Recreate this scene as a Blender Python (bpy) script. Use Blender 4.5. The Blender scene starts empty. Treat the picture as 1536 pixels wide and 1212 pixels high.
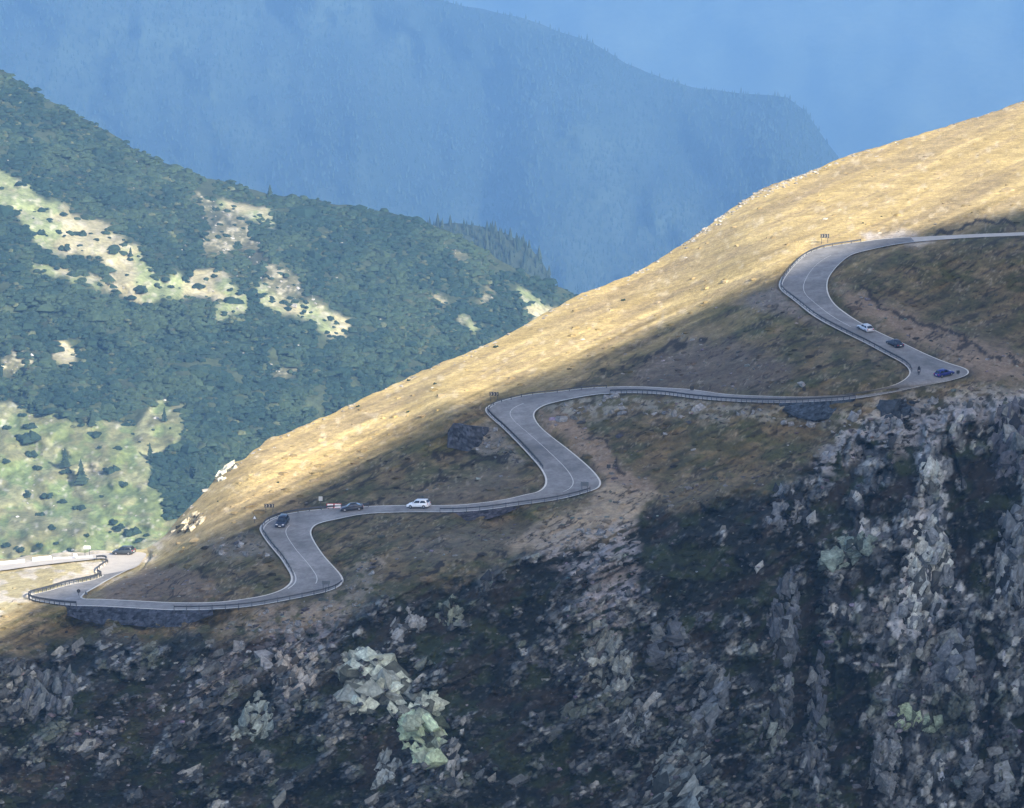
import bpy, bmesh, math, random
import numpy as np
from mathutils import Vector, Matrix, Quaternion
rng = np.random.default_rng(7); random.seed(7)
scene = bpy.context.scene
col = scene.collection

# ------------------------------------------------------------------ camera
F = 5833.0                      # focal length in photo pixels (1536 wide)
PITCH = math.radians(13.0)
CAM = np.array([0.0, 0.0, 0.0])
cam = bpy.data.cameras.new("camera"); cam_o = bpy.data.objects.new("camera", cam); col.objects.link(cam_o)
cam.sensor_width = 36.0; cam.lens = 36.0 * F / 1536.0
cam.clip_start = 1.0; cam.clip_end = 60000.0
cam_o.location = CAM; cam_o.rotation_euler = (math.pi/2 - PITCH, 0, 0)
scene.camera = cam_o

# ------------------------------------------------------------------ sky, sun, exposure
SUN_EL = math.radians(30.0); SUN_H = np.array([0.60, -0.80]); SUN_H = SUN_H/np.linalg.norm(SUN_H)
L = np.array([SUN_H[0]*math.cos(SUN_EL), SUN_H[1]*math.cos(SUN_EL), math.sin(SUN_EL)])
world = bpy.data.worlds.new("World"); scene.world = world; world.use_nodes = True
wn = world.node_tree; bg = wn.nodes["Background"]
sky = wn.nodes.new("ShaderNodeTexSky"); sky.sky_type = 'NISHITA'; sky.sun_disc = False
sky.sun_elevation = SUN_EL; sky.sun_rotation = math.atan2(SUN_H[0], SUN_H[1])
sky.altitude = 500; sky.air_density = 0.6; sky.dust_density = 3.0; sky.ozone_density = 0.5
wn.links.new(sky.outputs[0], bg.inputs[0]); bg.inputs[1].default_value = 0.15
sun = bpy.data.lights.new("sun", 'SUN'); sun.energy = 4.2; sun.angle = math.radians(0.4); sun.color = (1.0, 0.92, 0.80)
sun_o = bpy.data.objects.new("sun", sun); col.objects.link(sun_o)
sun_o.rotation_euler = Vector(L).to_track_quat('Z', 'Y').to_euler(); sun_o.location = (200, -200, 400)
vs = scene.view_settings; vs.view_transform = 'Standard'; vs.look = 'None'; vs.exposure = 1.6; vs.gamma = 1.0; vs.use_curve_mapping = False
scene.cycles.use_denoising = True
scene.cycles.volume_bounces = 0; scene.cycles.max_bounces = 5; scene.cycles.diffuse_bounces = 3
scene.cycles.use_adaptive_sampling = True; scene.cycles.adaptive_threshold = 0.02

# ------------------------------------------------------------------ helpers
def ray(u, v):
    u = np.asarray(u, float); v = np.asarray(v, float)
    cx = (u-768)/F; cy = (606-v)/F
    return np.stack([cx, math.cos(PITCH)+cy*math.sin(PITCH), -math.sin(PITCH)+cy*math.cos(PITCH)], -1)
def _hash(ix, iy, seed):
    h = (ix.astype(np.int64)*374761393 + iy.astype(np.int64)*668265263 + seed*1442695041) & 0xFFFFFFFF
    h = ((h ^ (h >> 13))*1274126177) & 0xFFFFFFFF
    h = (h ^ (h >> 16)) & 0xFFFFFFFF
    return h/4294967295.0
def vnoise(x, y, seed=0):
    xi = np.floor(x); yi = np.floor(y); fx = x-xi; fy = y-yi
    fx = fx*fx*fx*(fx*(fx*6-15)+10); fy = fy*fy*fy*(fy*(fy*6-15)+10)
    a = _hash(xi, yi, seed); b = _hash(xi+1, yi, seed); c = _hash(xi, yi+1, seed); d = _hash(xi+1, yi+1, seed)
    return (a+(b-a)*fx)*(1-fy) + (c+(d-c)*fx)*fy
def fbm(x, y, seed=0, octv=4, gain=.5):
    s = 0; a = 1; n = 0
    for o in range(octv):
        s = s + a*vnoise(x*2**o+o*17.3, y*2**o+o*9.7, seed+o); n += a; a *= gain
    return s/n                                   # 0..1, mean .5
def ridged(x, y, seed=0, octv=4):
    s = 0; a = 1; n = 0
    for o in range(octv):
        s = s + a*(1-np.abs(2*vnoise(x*2**o+o*7.1, y*2**o+o*3.3, seed+o)-1)); n += a; a *= .5
    return s/n
def facet(x, y, seed=0):
    """blocky cells: (plane height of the nearest block, random id 0..1, distance to the joint)"""
    xi = np.floor(x); yi = np.floor(y)
    best = np.full(x.shape, 9.); sec = np.full(x.shape, 9.); h = np.zeros(x.shape); rid = np.zeros(x.shape)
    for dx in (-1, 0, 1):
        for dy in (-1, 0, 1):
            cx = xi+dx; cy = yi+dy
            px = cx+.1+.8*_hash(cx, cy, seed); py = cy+.1+.8*_hash(cx, cy, seed+1)
            ex = x-px; ey = y-py; d = np.hypot(ex, ey)
            hh = (_hash(cx, cy, seed+2)-.5) + ex*(_hash(cx, cy, seed+3)-.5)*1.6 + ey*(_hash(cx, cy, seed+4)-.5)*1.6
            m = d < best
            sec = np.where(m, best, np.minimum(sec, d)); h = np.where(m, hh, h); rid = np.where(m, _hash(cx, cy, seed+5), rid); best = np.where(m, d, best)
    return h, rid, sec-best
def sstep(a, b, x):
    t = np.clip((x-a)/(b-a), 0, 1); return t*t*(3-2*t)
def poly_sd(u, v, poly):
    """signed distance to a closed outline, positive inside"""
    p = np.array(poly, float); d = np.full(u.shape, 1e9); ins = np.zeros(u.shape, bool)
    for i in range(len(p)):
        a = p[i-1]; b = p[i]; ab = b-a
        t = np.clip(((u-a[0])*ab[0]+(v-a[1])*ab[1])/(ab@ab+1e-9), 0, 1)
        d = np.minimum(d, np.hypot(u-a[0]-t*ab[0], v-a[1]-t*ab[1]))
        c = ((a[1] > v) != (b[1] > v))
        if abs(ab[1]) > 1e-9: ins ^= c & (u < ab[0]*(v-a[1])/ab[1]+a[0])
    return np.where(ins, d, -d)
def line_sd(u, v, pts):
    d = np.full(u.shape, 1e9); p = np.array(pts, float)
    for i in range(1, len(p)):
        a = p[i-1]; ab = p[i]-a
        t = np.clip(((u-a[0])*ab[0]+(v-a[1])*ab[1])/(ab@ab+1e-9), 0, 1)
        d = np.minimum(d, np.hypot(u-a[0]-t*ab[0], v-a[1]-t*ab[1]))
    return d
def mesh_np(name, verts, faces, mat=None, colors=None, smooth=False):
    """faces: (n,3) or (n,4) int array"""
    me = bpy.data.meshes.new(name); verts = np.asarray(verts, np.float32); faces = np.asarray(faces, np.int32)
    me.vertices.add(len(verts)); me.vertices.foreach_set("co", verts.ravel())
    k = faces.shape[1]
    me.loops.add(faces.size); me.loops.foreach_set("vertex_index", faces.ravel())
    me.polygons.add(len(faces)); me.polygons.foreach_set("loop_start", np.arange(0, faces.size, k, dtype=np.int32))
    me.polygons.foreach_set("loop_total", np.full(len(faces), k, np.int32))
    me.polygons.foreach_set("use_smooth", np.full(len(faces), smooth))
    if colors is not None:
        c = np.ones((len(verts), 4), np.float32); c[:, :3] = colors
        at = me.color_attributes.new("col", 'FLOAT_COLOR', 'POINT'); at.data.foreach_set("color", c.ravel())
    me.update(calc_edges=True); me.validate()
    if mat: me.materials.append(mat)
    return me
def link(name, me, parent=None, loc=(0, 0, 0), rz=0.0, **props):
    o = bpy.data.objects.new(name, me); col.objects.link(o)
    o.location = loc; o.rotation_euler = (0, 0, rz)
    if parent: o.parent = parent
    for k, v in props.items(): o[k] = v
    return o
def grid_faces(nr, nc):
    i = np.arange(nr*nc).reshape(nr, nc)
    return np.stack([i[:-1, :-1], i[:-1, 1:], i[1:, 1:], i[1:, :-1]], -1).reshape(-1, 4)
def box_bm(bm, c, s, rz=0.0):
    M = Matrix.Translation(c) @ Matrix.Rotation(rz, 4, 'Z') @ Matrix.Diagonal((s[0], s[1], s[2], 1))
    return bmesh.ops.create_cube(bm, size=1.0, matrix=M)['verts']
def bm_mesh(name, bm, mat=None, smooth=False):
    me = bpy.data.meshes.new(name); bmesh.ops.recalc_face_normals(bm, faces=bm.faces[:])
    bm.to_mesh(me); bm.free()
    if mat: me.materials.append(mat)
    if smooth: me.polygons.foreach_set("use_smooth", np.full(len(me.polygons), True))
    return me

# ------------------------------------------------------------------ materials
def new_mat(name):
    m = bpy.data.materials.new(name); m.use_nodes = True
    nt = m.node_tree; b = nt.nodes["Principled BSDF"]
    return m, nt, b
def plain(name, c, rough=.6, metal=0.0, spec=.5, var=.12, scale=3.0, coat=0.0):
    m, nt, b = new_mat(name)
    tc = nt.nodes.new("ShaderNodeTexCoord"); nz = nt.nodes.new("ShaderNodeTexNoise"); nz.inputs["Scale"].default_value = scale; nz.inputs["Detail"].default_value = 4
    nt.links.new(tc.outputs["Object"], nz.inputs["Vector"])
    mx = nt.nodes.new("ShaderNodeMix"); mx.data_type = 'RGBA'
    mx.inputs[6].default_value = (*[x*(1-var) for x in c], 1); mx.inputs[7].default_value = (*[min(1, x*(1+var)) for x in c], 1)
    nt.links.new(nz.outputs[0], mx.inputs[0]); nt.links.new(mx.outputs[2], b.inputs["Base Color"])
    b.inputs["Roughness"].default_value = rough; b.inputs["Metallic"].default_value = metal; b.inputs["Specular IOR Level"].default_value = spec
    if coat: b.inputs["Coat Weight"].default_value = coat
    return m
def attr_mat(name, scales=((.35, .35), (1.6, .35)), rough=.95, bump=.0, bscale=1.0, spec=.15, bdist=.3, object_random=0.0, object_color=False):
    """vertex colour x several octaves of noise, with bump"""
    m, nt, b = new_mat(name); N = nt.nodes; K = nt.links
    at = N.new("ShaderNodeAttribute"); at.attribute_name = "col"; at.attribute_type = 'GEOMETRY'
    tc = N.new("ShaderNodeTexCoord"); cur = at.outputs["Color"]
    for sc, amp in scales:
        nz = N.new("ShaderNodeTexNoise"); nz.inputs["Scale"].default_value = sc; nz.inputs["Detail"].default_value = 5; nz.inputs["Roughness"].default_value = .6
        K.new(tc.outputs["Object"], nz.inputs["Vector"])
        mr = N.new("ShaderNodeMapRange"); mr.inputs["From Min"].default_value = .3; mr.inputs["From Max"].default_value = .7
        mr.inputs["To Min"].default_value = 1-amp; mr.inputs["To Max"].default_value = 1+amp
        K.new(nz.outputs[0], mr.inputs[0])
        mx = N.new("ShaderNodeVectorMath"); mx.operation = 'SCALE'
        K.new(cur, mx.inputs[0]); K.new(mr.outputs[0], mx.inputs["Scale"]); cur = mx.outputs[0]
    if object_random:
        oi = N.new("ShaderNodeObjectInfo"); mr = N.new("ShaderNodeMapRange")
        mr.inputs["To Min"].default_value = 1-object_random; mr.inputs["To Max"].default_value = 1+object_random
        K.new(oi.outputs["Random"], mr.inputs[0]); mx = N.new("ShaderNodeVectorMath"); mx.operation = 'SCALE'
        K.new(cur, mx.inputs[0]); K.new(mr.outputs[0], mx.inputs["Scale"]); cur = mx.outputs[0]
    if object_color:
        oi = N.new("ShaderNodeObjectInfo"); mx = N.new("ShaderNodeVectorMath"); mx.operation = 'MULTIPLY'
        K.new(cur, mx.inputs[0]); K.new(oi.outputs["Color"], mx.inputs[1]); cur = mx.outputs[0]
    K.new(cur, b.inputs["Base Color"])
    if bump:
        nz = N.new("ShaderNodeTexNoise"); nz.inputs["Scale"].default_value = bscale; nz.inputs["Detail"].default_value = 6; nz.inputs["Roughness"].default_value = .65
        K.new(tc.outputs["Object"], nz.inputs["Vector"])
        bp = N.new("ShaderNodeBump"); bp.inputs["Strength"].default_value = bump; bp.inputs["Distance"].default_value = bdist
        K.new(nz.outputs[0], bp.inputs["Height"]); K.new(bp.outputs[0], b.inputs["Normal"])
    b.inputs["Roughness"].default_value = rough; b.inputs["Specular IOR Level"].default_value = spec
    return m
M_hill = attr_mat("hill_ground", scales=((.12, .22), (.6, .25), (2.2, .2)), bump=.8, bscale=.9, bdist=.6)
M_slope = attr_mat("pine_slope_ground", scales=((.05, .25), (.3, .35)), bump=.6, bscale=.3, bdist=1.0)
M_far = attr_mat("far_ground", scales=((.004, .2), (.03, .3)), bump=.5, bscale=.02, bdist=10)
M_rock = attr_mat("grey_rock", scales=((.5, .3), (2.5, .35)), bump=.9, bscale=1.4, bdist=.4, rough=.9, object_random=.25)
M_bush = attr_mat("dwarf_pine", scales=((.6, .3),), bump=.0, rough=.9)
M_asphalt = plain("asphalt", (.200, .193, .180), rough=.85, var=.30, scale=.22, spec=.3)
def _patchy(m):
    """worn and patched asphalt: broad tone changes and fine grit over the base colour"""
    nt = m.node_tree; b = nt.nodes["Principled BSDF"]; src = b.inputs["Base Color"].links[0].from_socket; tc = nt.nodes.new("ShaderNodeTexCoord")
    for sc, lo, hi, rough in ((.05, .74, 1.22, .55), (.4, .88, 1.12, .6), (1.4, .84, 1.14, .7)):
        nz = nt.nodes.new("ShaderNodeTexNoise"); nz.inputs["Scale"].default_value = sc; nz.inputs["Detail"].default_value = 6; nz.inputs["Roughness"].default_value = rough
        nt.links.new(tc.outputs["Object"], nz.inputs["Vector"]); mr = nt.nodes.new("ShaderNodeMapRange")
        mr.inputs["From Min"].default_value = .35; mr.inputs["From Max"].default_value = .65; mr.inputs["To Min"].default_value = lo; mr.inputs["To Max"].default_value = hi
        nt.links.new(nz.outputs[0], mr.inputs[0]); vm = nt.nodes.new("ShaderNodeVectorMath"); vm.operation = 'SCALE'
        nt.links.new(src, vm.inputs[0]); nt.links.new(mr.outputs[0], vm.inputs["Scale"]); src = vm.outputs[0]
    nt.links.new(src, b.inputs["Base Color"])
_patchy(M_asphalt)
M_gravel = plain("track_gravel", (.42, .38, .32), rough=.95, var=.25, scale=.6)
M_line = plain("road_paint", (.52, .51, .46), rough=.7, var=.15, scale=1.5)
M_gutter = plain("concrete_edge", (.54, .52, .45), rough=.85, var=.2, scale=.8)
M_steel = plain("weathered_steel", (.035, .039, .046), rough=.6, metal=.1, var=.2)
M_post = plain("dark_post", (.05, .055, .065), rough=.6, metal=.3)
M_white = plain("white_paint", (.78, .78, .76), rough=.5, var=.06)
M_dark = plain("black_paint", (.02, .02, .022), rough=.5)
M_red = plain("red_paint", (.55, .05, .04), rough=.45)
M_grey = plain("sign_back", (.10, .115, .13), rough=.5, metal=.3)
M_wall = attr_mat("wall_stone", scales=((1.2, .3), (4., .3)), bump=.6, bscale=3, bdist=.15)
M_tyre = plain("tyre_rubber", (.015, .015, .016), rough=.9)
M_rim = plain("wheel_rim", (.35, .36, .38), rough=.35, metal=.8)
M_glass = plain("car_glass", (.012, .016, .022), rough=.06, spec=.8, var=.02)
M_lamp = plain("lamp_lens", (.7, .7, .72), rough=.15)
M_tail = plain("tail_lens", (.35, .02, .02), rough=.2)
M_trim = plain("black_trim", (.02, .02, .022), rough=.7)
M_bark = plain("bark", (.09, .07, .05), rough=.95)
M_cloth = plain("riding_suit", (.02, .022, .03), rough=.8)

# ------------------------------------------------------------------ road alignment
# pairs of edge points (outer or far edge, inner or near edge) read off the photograph, uphill end first
R = [((1620,344),(1620,348.5)),((1536,348),(1536,353)),((1460,351),(1460,356)),((1380,355),(1385,361.5)),((1330,358),(1340,367)),
((1290,363),(1303,375)),((1261,367),(1277,382)),((1232,372),(1261,394)),((1206,382.5),(1249,407)),((1185.5,401),(1241.5,420)),
((1170,421.5),(1240.7,434.6)),((1171,434.6),(1245.4,447.6)),((1190.7,450),(1254.5,459)),((1222,475),(1271.4,472)),((1261,496),(1292,485)),
((1297.5,514),(1323.5,501)),((1331,532),(1355,515)),((1355,545),(1386,530)),((1365,557),(1420,544)),((1360,567),(1448.5,553)),
((1344,576.5),(1451,562)),((1323,582),(1425,571)),((1292,588),(1383,579)),((1261,592),(1334,589.5)),((1222,594.7),(1282,598)),
((1180,595),(1230,602)),((1130,593.5),(1170,604)),((1085,591),(1100,602)),((1040,584.5),(1043,597.5)),((1000,582),(1000,592)),((960,580),(960,589.5)),((910,580.5),(915,590)),
((871,583),(884,593)),((832,588),(843,601)),((793,592),(822,606)),((762,598.6),(809,611.6)),((738.5,606),(801,619.4)),((728,614),(802,628.5)),
((734.6,624.6),(811.5,641.6)),((754,641.6),(829.7,657)),((777.6,665),(850.5,672.8)),((795.8,684.5),(871,689.7)),((811.5,702.8),(889.6,706.7)),
((819,718.4),(900.5,722)),((816.7,730),(897.4,731.4)),((806,738),(884,737)),((788,742),(858,744.4)),((762,748.3),(827,751)),((728,753.5),(775,758)),
((689,757.4),(715,766)),((650,758.2),(660,768)),((610,758),(615,768)),((553,759.4),(548,770.5)),((496,762.8),(504,779)),((454,767),(485,783)),
((423,772.4),(472,788)),((402,780),(466.4,796)),((390.4,790.7),(467,803.7)),((393,801),(473.7,816.7)),((406,819.3),(485.4,833.6)),((420.3,836),(498.4,848)),
((430.7,852),(508.9,859.7)),((437,863.6),(514,868.8)),((436,874),(511.5,876.6)),((425.5,883),(498.4,884.4)),((410,889.6),(475,891)),((389,895),(428,900.5)),
((350,901),(376,909.5)),((312,904),(320,914)),((260,904),(262,915)),((208,901.5),(208,912.5)),((156,899),(156,909.5)),((130,898.5),(115,908.5)),
((126,898),(85,906)),((122,896),(50,900)),((125,892),(46,893)),((132,887),(70,887)),((145,880),(100,878)),((158,872),(135,871)),
((185,858),(155,864)),((205,850),(148,859)),((212,843),(150,853)),((215,838),(162,845)),((220,832),(160,838)),((214,828.5),(145,838)),((190,828),(130,840)),((150,830),(100,843)),((100,835),(50,849)),((50,840),(0,856)),((0,846),(-50,864)),((-120,858),(-170,880)),((-240,872),(-290,896))]
R = np.array(R, float)
GRADE = 0.085
_C = R.mean(1); _d = ray(_C[:, 0], _C[:, 1]); _t = np.full(len(_C), 810.0)
for _ in range(500):                              # heights follow from a steady grade along the road
    Pn = _d*_t[:, None]; ds = np.hypot(*np.diff(Pn[:, :2], axis=0).T)
    s_ = np.concatenate([[0], np.cumsum(ds)]); s_ -= s_[52]
    _t = _t*.9 + .1*((810*_d[52, 2]-GRADE*s_)/_d[:, 2])
ZR = _t*_d[:, 2]
def catmull(P, n):
    P = np.asarray(P, float); Q = np.vstack([2*P[0]-P[1], P, 2*P[-1]-P[-2]]); out = []
    for i in range(len(P)-1):
        p0, p1, p2, p3 = Q[i:i+4]
        for k in range(n):
            t = k/n; out.append(.5*((2*p1)+(-p0+p2)*t+(2*p0-5*p1+4*p2-p3)*t*t+(-p0+3*p1-3*p2+p3)*t**3))
    out.append(P[-1]); return np.array(out)
ND = 8
RD = catmull(np.hstack([R[:, 0], R[:, 1], ZR[:, None]]), ND)          # dense: ou,ov,iu,iv,z
_ker = np.hanning(23); _ker /= _ker.sum()
_zp = np.pad(RD[:, 4], 11, mode='edge'); RD[:, 4] = np.convolve(_zp, _ker, 'valid')
def px_at_z(u, v, z):
    d = ray(u, v); return d*(z/d[..., 2])[..., None]
EO = px_at_z(RD[:, 0], RD[:, 1], RD[:, 4]); EI = px_at_z(RD[:, 2], RD[:, 3], RD[:, 4])

# ------------------------------------------------------------------ main hill: distance field over the visible slope
SIL = np.array([(-320,866),(-100,848),(0,839),(60,832),(140,826.5),(215,825),(235,812),(250,800),(270,775),(300,745),(330,712),(352,694),(370,685),(400,660),(430,648),(480,628),(540,600),(600,572),(660,545),(740,512),
 (800,480),(870,442),(940,415),(1000,382),(1040,355),(1080,325),(1140,285),(1200,262),(1260,238),(1350,210),(1450,180),(1536,152),(1700,95),(1860,40)], float)
def sil_v(u): return np.interp(u, SIL[:, 0], SIL[:, 1])
ctrl = []
for k in range(0, len(RD), 3):
    for j in (0, .5, 1):
        u = RD[k, 0]*(1-j)+RD[k, 2]*j; v = RD[k, 1]*(1-j)+RD[k, 3]*j
        d = ray(u, v); ctrl.append((u, v, RD[k, 4]/d[2]))
road_t = np.array(ctrl)
def road_near(u, v): return road_t[np.argmin((road_t[:, 0]-u)**2+(road_t[:, 1]-v)**2), 2]
TSIL = [(-320,905),(0,862),(140,838),(215,835),(250,832),(300,842),(352,852),(430,872),(540,895),(660,922),(740,940),(870,972),(1000,1003),(1140,1045),(1260,1085),(1400,1125),(1536,1160),(1700,1200),(1860,1240)]
def sil_t(u): return np.interp(u, [a for a, _ in TSIL], [b for _, b in TSIL])
for u in range(-320, 1861, 55):
    v = sil_v(u); ctrl.append((u, v, sil_t(u)))
extra = [(-320,1000,742),(-320,1212,692),(-320,1500,645),(-150,960,752),(0,945,758),(0,1080,730),(0,1212,706),(0,1500,660),(150,1000,743),(300,960,749),(300,1080,723),(300,1212,701),(300,1500,658),
 (500,960,744),(540,1080,720),(500,1212,701),(500,1500,660),(560,885,758),(620,850,768),(700,810,781),(640,920,751),(750,830,775),(850,830,780),(760,930,753),
 (700,1080,719),(700,1212,702),(700,1500,665),(900,790,790),(900,900,764),(900,1050,741),(900,1212,722),(900,1500,690),(960,745,806),(1000,690,830),(1100,690,828),(1060,760,803),(1080,860,778),
 (1200,690,826),(1200,760,805),(1180,900,776),(1150,1050,757),(1150,1212,742),(1150,1500,715),(1300,640,836),(1300,720,815),(1300,860,793),(1300,1050,772),(1300,1212,758),(1300,1500,735),
 (1440,605,846),(1440,680,826),(1440,860,801),(1440,1050,785),(1440,1212,773),(1440,1500,750),(1536,560,868),(1536,600,851),(1560,700,827),(1536,900,806),(1536,1212,783),(1536,1500,760),
 (1700,560,880),(1700,610,855),(1700,900,815),(1700,1212,793),(1700,1500,770),(1860,560,890),(1860,900,825),(1860,1500,780),(1480,450,920),(1420,430,930),(1600,450,930),(1860,440,950)]
# foot of the retaining walls: straight below the road edge
for u, v, e in [(110,935,906),(145,941,908),(185,942,910),(225,942,911),(265,942,913),(305,941,913),(340,932,912),(1180,625,604),(1205,630,603),(1230,628,602),(700,778,764),(740,782,760),(770,776,757)]:
    ctrl.append((u, v, road_near(u, e)+.3))
_b = road_near(728, 614)
for u, v, t_ in [(674,667,-14.5),(688,668,-14.5),(703,669,-14.5),(684,625,-13.5),(695,628,-13.5),(706,632,-13)]: ctrl.append((u, v, _b+t_))
ctrl = np.array(ctrl+extra, float)
def tps_fit(P, lam=1e-3):
    X = P[:, :2]/500.; n = len(X)
    r2 = ((X[:, None]-X[None])**2).sum(-1); K = np.where(r2 > 1e-14, .5*r2*np.log(r2+1e-20), 0) + lam*np.eye(n)
    A = np.zeros((n+3, n+3)); A[:n, :n] = K; A[:n, n] = 1; A[:n, n+1:] = X; A[n, :n] = 1; A[n+1:, :n] = X.T
    return X, np.linalg.solve(A, np.concatenate([P[:, 2], [0, 0, 0]]))
def tps_eval(fit, u, v):
    X, w = fit; sh = u.shape; U = np.stack([u.ravel(), v.ravel()], -1)/500.; out = np.empty(len(U)); n = len(X)
    for a in range(0, len(U), 8000):
        q = U[a:a+8000]; r2 = ((q[:, None]-X[None])**2).sum(-1)
        out[a:a+8000] = (.5*r2*np.log(r2+1e-20))@w[:n] + w[n] + q@w[n+1:]
    return out.reshape(sh)
fit = tps_fit(ctrl, 2e-4)
cu = np.arange(-340, 1881, 10.); cv = np.arange(0, 1531, 10.)
TC = tps_eval(fit, *np.meshgrid(cu, cv))
def bil(A, u, v, u0, v0, st):
    x = np.clip((u-u0)/st, 0, A.shape[1]-1.001); y = np.clip((v-v0)/st, 0, A.shape[0]-1.001)
    i = x.astype(int); j = y.astype(int); fx = x-i; fy = y-j
    return (A[j, i]*(1-fx)+A[j, i+1]*fx)*(1-fy)+(A[j+1, i]*(1-fx)+A[j+1, i+1]*fx)*fy
# road raster: which ground points lie under or beside the road, and at which height
RW, RH = 2240, 1560                                # u from -350, v from 0
RM = np.zeros((RH, RW)); RZ = np.zeros((RH, RW))
fine = catmull(RD, 4)
for j in np.linspace(-.03, 1.03, 60):
    u = fine[:, 0]*(1-j)+fine[:, 2]*j; v = fine[:, 1]*(1-j)+fine[:, 3]*j
    a = np.round(u+350).astype(int); b = np.round(v).astype(int); ok = (a >= 0) & (a < RW) & (b >= 0) & (b < RH)
    RM[b[ok], a[ok]] = 1; RZ[b[ok], a[ok]] = fine[ok, 4]
def boxblur(A, r):
    for ax in (0, 1):
        c = np.cumsum(np.pad(A, [(r+1, r) if k == ax else (0, 0) for k in (0, 1)], mode='edge'), axis=ax)
        A = (np.take(c, range(2*r+1, c.shape[ax]), ax)-np.take(c, range(0, c.shape[ax]-2*r-1), ax))/(2*r+1)
    return A
RB = np.clip(boxblur(boxblur(RM, 7), 5)*2.2, 0, 1)  # soft margin around the road
_n = boxblur(RM, 4); RZE = np.where(RM > 0, RZ, np.where(_n > 1e-6, boxblur(RZ, 4)/np.maximum(_n, 1e-6), 0)); RME = _n > 1e-6

NU = 900
gu = np.linspace(-260, 1780, NU)
q = np.concatenate([np.linspace(0, .02, 10)[:-1], np.linspace(.02, 1, 470)])
sv = sil_v(gu)+ (fbm(gu/14, gu*0, 3, 3)-.5)*5
V1 = sv[None]+(1212-sv[None])*q[:, None]
V2 = 1212+288*(np.arange(1, 31)/30)[:, None]**1.3+0*sv[None]
GV = np.vstack([V1, V2]); GU = np.broadcast_to(gu, GV.shape).copy()
GT = bil(TC, GU, GV, -340, 0, 10)
# tangent roll-over just under the skyline
ri = np.clip(np.round(GU+350).astype(int), 0, RW-1); rj = np.clip(np.round(GV).astype(int), 0, RH-1)
onroad = RM[rj, ri] > 0; nearroad = RME[rj, ri]; rb = RB[rj, ri]; rz = RZE[rj, ri]

# ---- zones of ground on the hill (outlines in photo pixels, only used to place the ground cover)
U, V = GU, GV
wu = U+(fbm(U/28, V/28, 11, 4)-.5)*46; wv = V+(fbm(U/28, V/28, 15, 4)-.5)*34      # ragged outlines
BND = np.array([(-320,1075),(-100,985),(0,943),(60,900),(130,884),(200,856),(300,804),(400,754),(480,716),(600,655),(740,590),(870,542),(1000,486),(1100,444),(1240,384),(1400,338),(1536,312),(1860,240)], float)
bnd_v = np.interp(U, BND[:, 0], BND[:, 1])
above = bnd_v-V                                          # px above the cast-shadow line; heath and painted-in shade darken the grass below
ang = math.radians(-25)                                  # the fall line of the grass runs down to the left
sx = U*math.cos(ang)+V*math.sin(ang); sy = -U*math.sin(ang)+V*math.cos(ang)
streak = fbm(sx/170, sy/8, 21, 4); streak2 = fbm(sx/75, sy/3.6, 25, 3); streak3 = fbm(sx/240, sy/22, 29, 3)
CLIFF = np.array([(-320,1000),(0,975),(110,950),(350,945),(430,930),(520,915),(575,885),(700,860),(820,815),(940,790),(960,760),(1150,725),(1225,690),(1240,655),(1330,610),(1450,592),(1536,588),(1860,585)], float)
cl = wv-np.interp(wu, CLIFF[:, 0], CLIFF[:, 1])          # px below the cliff edge
cliff = sstep(-4, 26, cl)
rough_d = sstep(-30, 20, cl)
right = sstep(1080, 1330, U)
def zone(poly, soft=10):
    p = np.array(poly, float); m = (U > p[:, 0].min()-60) & (U < p[:, 0].max()+60) & (V > p[:, 1].min()-60) & (V < p[:, 1].max()+60)
    out = np.zeros(U.shape); out[m] = sstep(-soft, soft, poly_sd(wu[m], wv[m], poly)); return out
def lerp(A, B, w): return A+(np.asarray(B)-A)*w[..., None]
fine1 = fbm(U/5, V/4, 31, 3); fine2 = fbm(U/11, V/9, 35, 3); big = fbm(U/70, V/50, 39, 3)
C3 = np.zeros(U.shape+(3,))
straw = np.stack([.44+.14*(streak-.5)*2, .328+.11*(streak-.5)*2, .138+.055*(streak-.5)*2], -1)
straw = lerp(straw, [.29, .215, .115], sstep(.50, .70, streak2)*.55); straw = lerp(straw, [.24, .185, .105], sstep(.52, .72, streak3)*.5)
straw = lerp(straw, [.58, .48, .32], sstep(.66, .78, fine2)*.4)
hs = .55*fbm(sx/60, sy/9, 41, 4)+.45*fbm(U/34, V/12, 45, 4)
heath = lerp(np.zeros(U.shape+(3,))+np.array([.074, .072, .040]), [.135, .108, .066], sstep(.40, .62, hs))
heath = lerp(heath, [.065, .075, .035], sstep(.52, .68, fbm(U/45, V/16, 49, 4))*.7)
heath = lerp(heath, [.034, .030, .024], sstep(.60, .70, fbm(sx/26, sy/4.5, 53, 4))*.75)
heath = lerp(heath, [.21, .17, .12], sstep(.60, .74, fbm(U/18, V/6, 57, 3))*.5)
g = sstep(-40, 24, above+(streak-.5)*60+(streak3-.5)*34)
g = np.maximum(g, .5*sstep(.56, .66, streak3)*sstep(-110, -30, above)*sstep(1330, 1150, U)*sstep(520, 760, U))  # streak of light below the shadow edge, painted in as straw colour
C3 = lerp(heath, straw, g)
gold = g.copy()
rockm = np.zeros(U.shape); scree = np.zeros(U.shape)
def paint(poly, c, w=1.0, soft=10, r=0.0, s=0.0, nz=None):
    global C3, rockm, scree
    z = zone(poly, soft)*w
    if nz is not None: z = z*nz
    C3 = lerp(C3, c, z); rockm = np.maximum(rockm*(1-z), z*r) if r == 0 else np.maximum(rockm, z*r); scree = np.maximum(scree, z*s)
spk = sstep(.46, .60, fine1)
soil = np.array([.235, .185, .150]); grav = np.array([.30, .275, .25]); purp = np.array([.125, .105, .098])
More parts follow.
